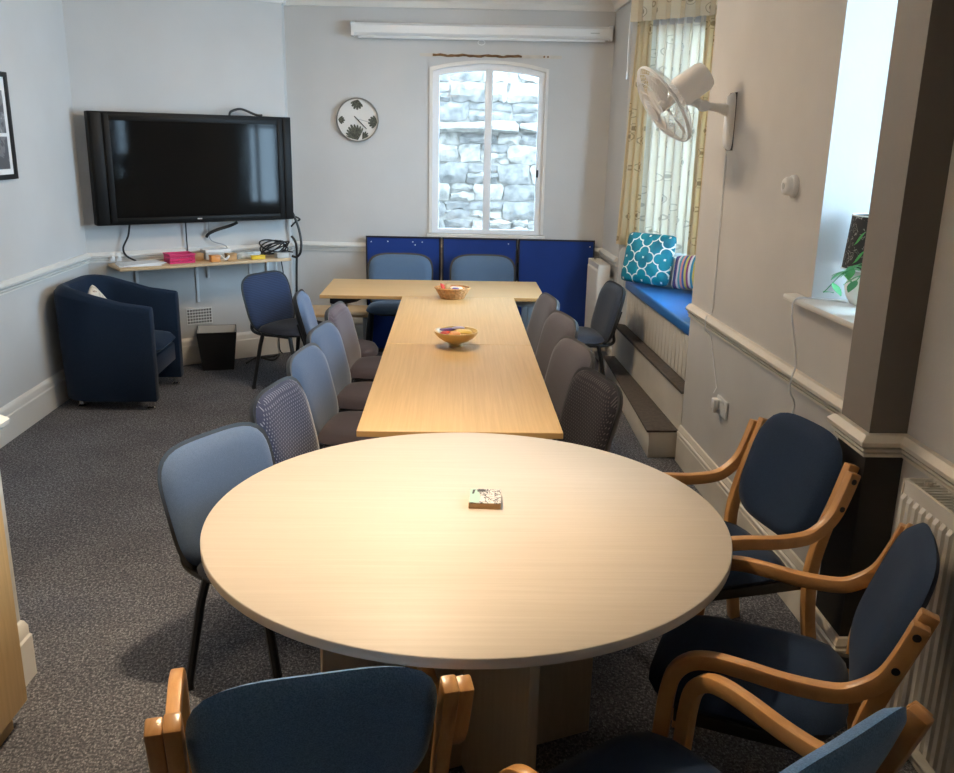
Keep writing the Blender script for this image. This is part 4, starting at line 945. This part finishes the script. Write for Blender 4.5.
# radiators
def radiator(name, ln, z0, z1, X, u0, off, label):
    r = empty(name, X(Vector((u0, 0, 0))), X.rz, label, 'radiator')
    nr = max(6, int(ln/.035))
    def fp(y, sgn):
        def fn(a, c):
            ph = a*nr; q_ = abs((ph % 1)-.5)*2; cc = .0 if .06 < c < .94 else 1
            return (a*ln, y+sgn*(.010*(1 if q_ < .55 else 0) if not cc else 0), z0+(z1-z0)*c)
        return fn
    for y, nm in ((off+.10, 'front_panel'), (off+.02, 'rear_panel')):
        b = B(); ny = [0, .055, .075, .925, .945, 1]
        xs = []
        for i in range(nr): xs += [i/nr, (i+.22)/nr, (i+.32)/nr, (i+.68)/nr, (i+.78)/nr]
        xs.append(1.0); o0 = len(b.v); k = len(ny)
        for i, a in enumerate(xs):
            hi = i % 5 in (2, 3) and i < len(xs)-1
            for c in ny: b.v.append((a*ln, y+(.010 if hi and .06 < c < .94 else 0)*(1 if nm == 'front_panel' else -1), z0+(z1-z0)*c))
        for i in range(len(xs)-1):
            for j in range(k-1): b.f.append((i*k+j, (i+1)*k+j, (i+1)*k+j+1, i*k+j+1))
        b.build(nm, 'radiator', r, solid=.004, smooth=30)
    b = B(); b.box(0, ln, off+.012, off+.022, z1-.012, z1+.003); b.box(0, ln, off+.096, off+.106, z1-.012, z1+.003)
    for i in range(int(ln/.02)): b.box(i*.02+.004, i*.02+.010, off+.022, off+.096, z1-.008, z1)
    b.build('top_grille', 'radiator', r, smooth=0)
    for x in (0, ln): b = B(); b.box(x-.004, x+.004, off+.012, off+.108, z0+.01, z1+.003); b.build('end_panel', 'radiator', r, bevel=.002)
    for x in (ln*.15, ln*.85): B().box(x-.015, x+.015, 0.001, off+.03, z1-.16, z1-.10).build('bracket', 'radiator', r)
    for x in (-.03, ln+.03):
        b = B(); b.tube([(x, off+.06, 0), (x, off+.06, z0+.05)], .008, 8); b.lathe([(.014, 0), (.02, .01), (.02, .05), (.014, .055)], 12, Matrix.Translation((x, off+.06, z0+.02))); b.build('valve', 'brass', r)
    b = B(); b.tube([(ln-.05, off+.06, z1-.02), (ln-.05, off+.06, z1+.012)], .012, 8); b.build('bleed_valve', 'brass', r)
    return r
XF = frame((rwx(BAYF), BAYF), RC)
radiator('panel_radiator', .44, .16, .86, XF, .07, .03, 'white double panel radiator in the far corner beside the blue boards')
XN = frame((NWX, -1.5), (NWX, PY0))
radiator('panel_radiator', 1.35, .13, .865, XN, 2.52, .0, 'white double panel radiator behind the navy armchair')

# ------------------------------------------------------------------ left side: picture and cabinet
pic = empty('framed_picture', XL(Vector(((6.59-5.30)/abs(XL.d.y), 0, 1.815))), XL.rz, 'black framed picture with white mount on the pale side wall', 'picture')
hw_, hh = .27, .305
b = B()
for (x0, x1, z0_, z1_) in ((-hw_, -hw_+.028, -hh, hh), (hw_-.028, hw_, -hh, hh), (-hw_+.028, hw_-.028, hh-.028, hh), (-hw_+.028, hw_-.028, -hh, -hh+.028)): b.box(x0, x1, .001, .025, z0_, z1_)
b.build('frame', 'blackplastic', pic, smooth=0)
B().box(-hw_+.028, hw_-.028, .002, .012, -hh+.028, hh-.028).build('mount', 'mount', pic, smooth=0)
for (z0_, z1_) in ((-.245, -.06), (-.04, .20)): B().box(-hw_+.065, hw_-.065, .012, .0125, z0_, z1_).build('print', 'photo', pic, smooth=0)
cb = empty('cupboard', (-1.44, 1.80, 0), 0, 'beech cupboard standing against the wall end by the carpet', 'cupboard')
B().box(0, .085, -.62, .62, .075, 1.12).build('carcass', 'cabwood', cb, bevel=.003)
B().box(.0, .06, -.58, .59, 0, .075).build('plinth', 'cabwood', cb)
for s in (-1, 1):
    d_ = B().box(.0852, .10, -.615 if s < 0 else .003, -.003 if s < 0 else .617, .085, 1.10).build('door', 'cabwood', cb, bevel=.002); B().tube([(.100, s*.05, .62), (.118, s*.05, .62), (.118, s*.05, .74), (.100, s*.05, .74)], .005, 6).build('handle', 'chrome', d_)
B().box(-.0, .105, -.63, .63, 1.12, 1.14).build('top', 'cabwood', cb, bevel=.003)

# ------------------------------------------------------------------ things on the tables
co = empty('printed_block', (.072, 2.49, TZ+.0003), radians(-3), 'small printed wooden block with mint and dark script on the round table', 'block')
B().box(-.048, .048, -.055, .055, 0, .018).build('body', 'kraft', co, bevel=.002)
B().box(-.048, .048, -.055, .055, .0182, .020).build('printed_top', 'script', co, smooth=0)
b = B(); b.prism([(-.047, -.054), (-.018, -.054), (-.012, -.02), (-.018, .02), (-.030, .052), (-.047, .054)], .0202, .0206); b.build('mint_patch', 'mint', co, smooth=0)
b = B(); b.prism([(-.040, .012), (-.034, .014), (-.030, .046), (-.038, .044)], .0208, .0211); b.prism([(-.024, .030), (.0, .034), (.002, .050), (-.022, .050)], .0203, .0208); b.build('dark_mark', 'blackprint', co, smooth=0)
# wicker basket
wk = empty('snack_basket', (-.04, 6.06, TZ+.0003), 0, 'oval wicker basket of wrapped snacks by the cross table', 'basket')
RX, RY = .118, .095
def bring(f, z): return [(RX*f*cos(2*pi*i/48), RY*f*sin(2*pi*i/48), z) for i in range(48)]
B().prism([(p[0], p[1]) for p in bring(.66, 0)], 0, .008).build('base', 'wicker', wk)
for j in range(6):
    b = B(); f = .68+.055*j
    b.tube([(RX*f*cos(2*pi*i/72)*(1+.025*sin(i*pi/2+j*pi)), RY*f*sin(2*pi*i/72)*(1+.025*sin(i*pi/2+j*pi)), .010+.0105*j) for i in range(72)], .0042, 5, closed=True); b.build('weave_strand', 'wicker', wk)
for i in range(18):
    t = 2*pi*i/18; B().tube([(RX*.67*cos(t), RY*.67*sin(t), .004), (RX*1.0*cos(t), RY*1.0*sin(t), .072)], .003, 5).build('stake', 'wicker', wk)
b = B(); b.tube(bring(1.02, .075), .006, 6, closed=True); b.build('rim', 'wicker', wk)
def packet(x, y, z, sx, sy, th_, rx, ry, rz, mt, label, group):
    o = B().pad(sx, sy, th_/2, th_/2, e=6, pw=2.5, n=20, rings=3).build('wrapped_snack', mt, smooth=60); o.location = (x, y, z); o.rotation_euler = (radians(rx)-pi/2, radians(ry), radians(rz)); o.location.z += .010; return tag(o, label, 'snack', group)
bx0, by0, bz0 = -.04, 6.06, TZ
packet(bx0-.066, by0-.005, bz0+.070, .035, .075, .016, 35, 20, 30, 'red', 'red wrapped snack leaning on the rim of the wicker basket', None)
packet(bx0-.030, by0+.005, bz0+.070, .04, .07, .014, 30, 12, 15, 'kraft', 'brown wrapped snack leaning in the wicker basket', None)
packet(bx0+.03, by0-.02, bz0+.064, .09, .05, .02, 8, 4, 12, 'cream', 'cream wrapped snack lying flat in the wicker basket', None)
packet(bx0+.02, by0-.055, bz0+.066, .05, .03, .016, 15, 0, -20, 'purple', 'purple wrapped snack at the front of the wicker basket', None)
packet(bx0+.055, by0+.025, bz0+.062, .07, .04, .018, -8, 8, 25, 'orange', 'orange wrapped snack lying in the wicker basket', None)
packet(bx0-.005, by0+.045, bz0+.060, .08, .04, .018, 0, -4, -14, 'red', 'red wrapped snack lying flat in the wicker basket', None)
packet(bx0+.0, by0-.01, bz0+.032, .11, .08, .03, 0, 0, 5, 'orange', 'orange wrapped snack buried at the bottom of the wicker basket', None)
# turned bowl
bwl = empty('snack_bowl', (-.016, 4.60, TZ+.0003), 0, 'turned wooden bowl of wrapped sweets on the oak tables', 'bowl')
B().lathe([(.030, 0), (.036, .002), (.036, .010), (.030, .014), (.065, .028), (.095, .048), (.115, .072), (.119, .083), (.113, .083), (.105, .066), (.085, .044), (.05, .026), (.01, .022)], 48).build('bowl_body', 'bowl', bwl, smooth=60)
qx, qy = -.016, 4.60
packet(qx-.045, qy+.02, TZ+.074, .09, .035, .014, 4, 0, 25, 'purple', 'dark purple wrapped sweet in the wooden bowl', None)
packet(qx+.012, qy+.035, TZ+.080, .07, .035, .016, -6, 0, 12, 'lilac', 'lilac wrapped sweet in the wooden bowl', None)
packet(qx+.045, qy-.01, TZ+.070, .085, .06, .02, 6, 6, 10, 'gold', 'large pale gold wrapped sweet in the wooden bowl', None)
packet(qx-.005, qy-.045, TZ+.066, .06, .04, .016, 10, 0, -10, 'orange', 'orange wrapped sweet in the wooden bowl', None)
packet(qx-.06, qy-.03, TZ+.066, .06, .045, .016, 10, -8, -30, 'red', 'red wrapped sweet in the wooden bowl', None)
packet(qx-.02, qy-.005, TZ+.044, .10, .08, .03, 0, 0, 0, 'cream', 'cream wrapped sweet at the bottom of the wooden bowl', None)

# ------------------------------------------------------------------ ceiling lamps (above the frame)
def ceiling_lamp(x, y, label, r=.34):
    c = empty('ceiling_lamp', (x, y, H), 0, label, 'lamp')
    B().lathe([(.10, -.03), (.10, -.0005)], 24).build('base_plate', 'white', c)
    B().lathe([(.02, -.115), (r*.6, -.105), (r*.92, -.075), (r, -.045), (r*.98, -.031)], 28).build('glass_bowl', 'lampglow', c, smooth=60)
def shade_mat():
    mt, t, b_ = nt('added_pool_shade'); b_.inputs['Base Color'].default_value = (.8, .68, .5, 1)
    tl = N(t, 'ShaderNodeBsdfTranslucent'); tl.inputs[0].default_value = (.85, .65, .4, 1); ms = N(t, 'ShaderNodeMixShader'); ms.inputs[0].default_value = .35
    L(t, b_.outputs[0], ms.inputs[1]); L(t, tl.outputs[0], ms.inputs[2]); L(t, ms.outputs[0], t.nodes['Material Output'].inputs[0]); return mt
M['poolshade'] = shade_mat(); M['bulb'] = emis('warm_bulb', (1, .80, .55), BULB)
def pendant_lamp(x, y, z, label):
    c = empty('pendant_lamp', (x, y, H), 0, label, 'lamp')
    B().lathe([(.05, -.03), (.05, -.0005)], 20).build('ceiling_rose', 'white', c)
    B().tube([(0, 0, -.03), (0, 0, z-H+.06)], .004, 6).build('flex', 'white', c)
    B().lathe([(.05*sin(pi*i/14)+.0005, z-H-.05*cos(pi*i/14)) for i in range(15)], 20).build('bulb', 'bulb', c, smooth=60)
    B().lathe([(.125, z-H-.17), (.10, z-H+.10), (.098, z-H+.10), (.123, z-H-.17)], 32, cap=False).build('shade', 'poolshade', c, smooth=60)  # unseen shade, added to narrow the bulb's light into a pool
pendant_lamp(-.44, 2.45, 2.54, 'warm pendant lamp over the round table with a cream shade added to narrow its light')
ceiling_lamp(-.35, 5.1, 'warm glowing ceiling bowl lamp over the oak tables')
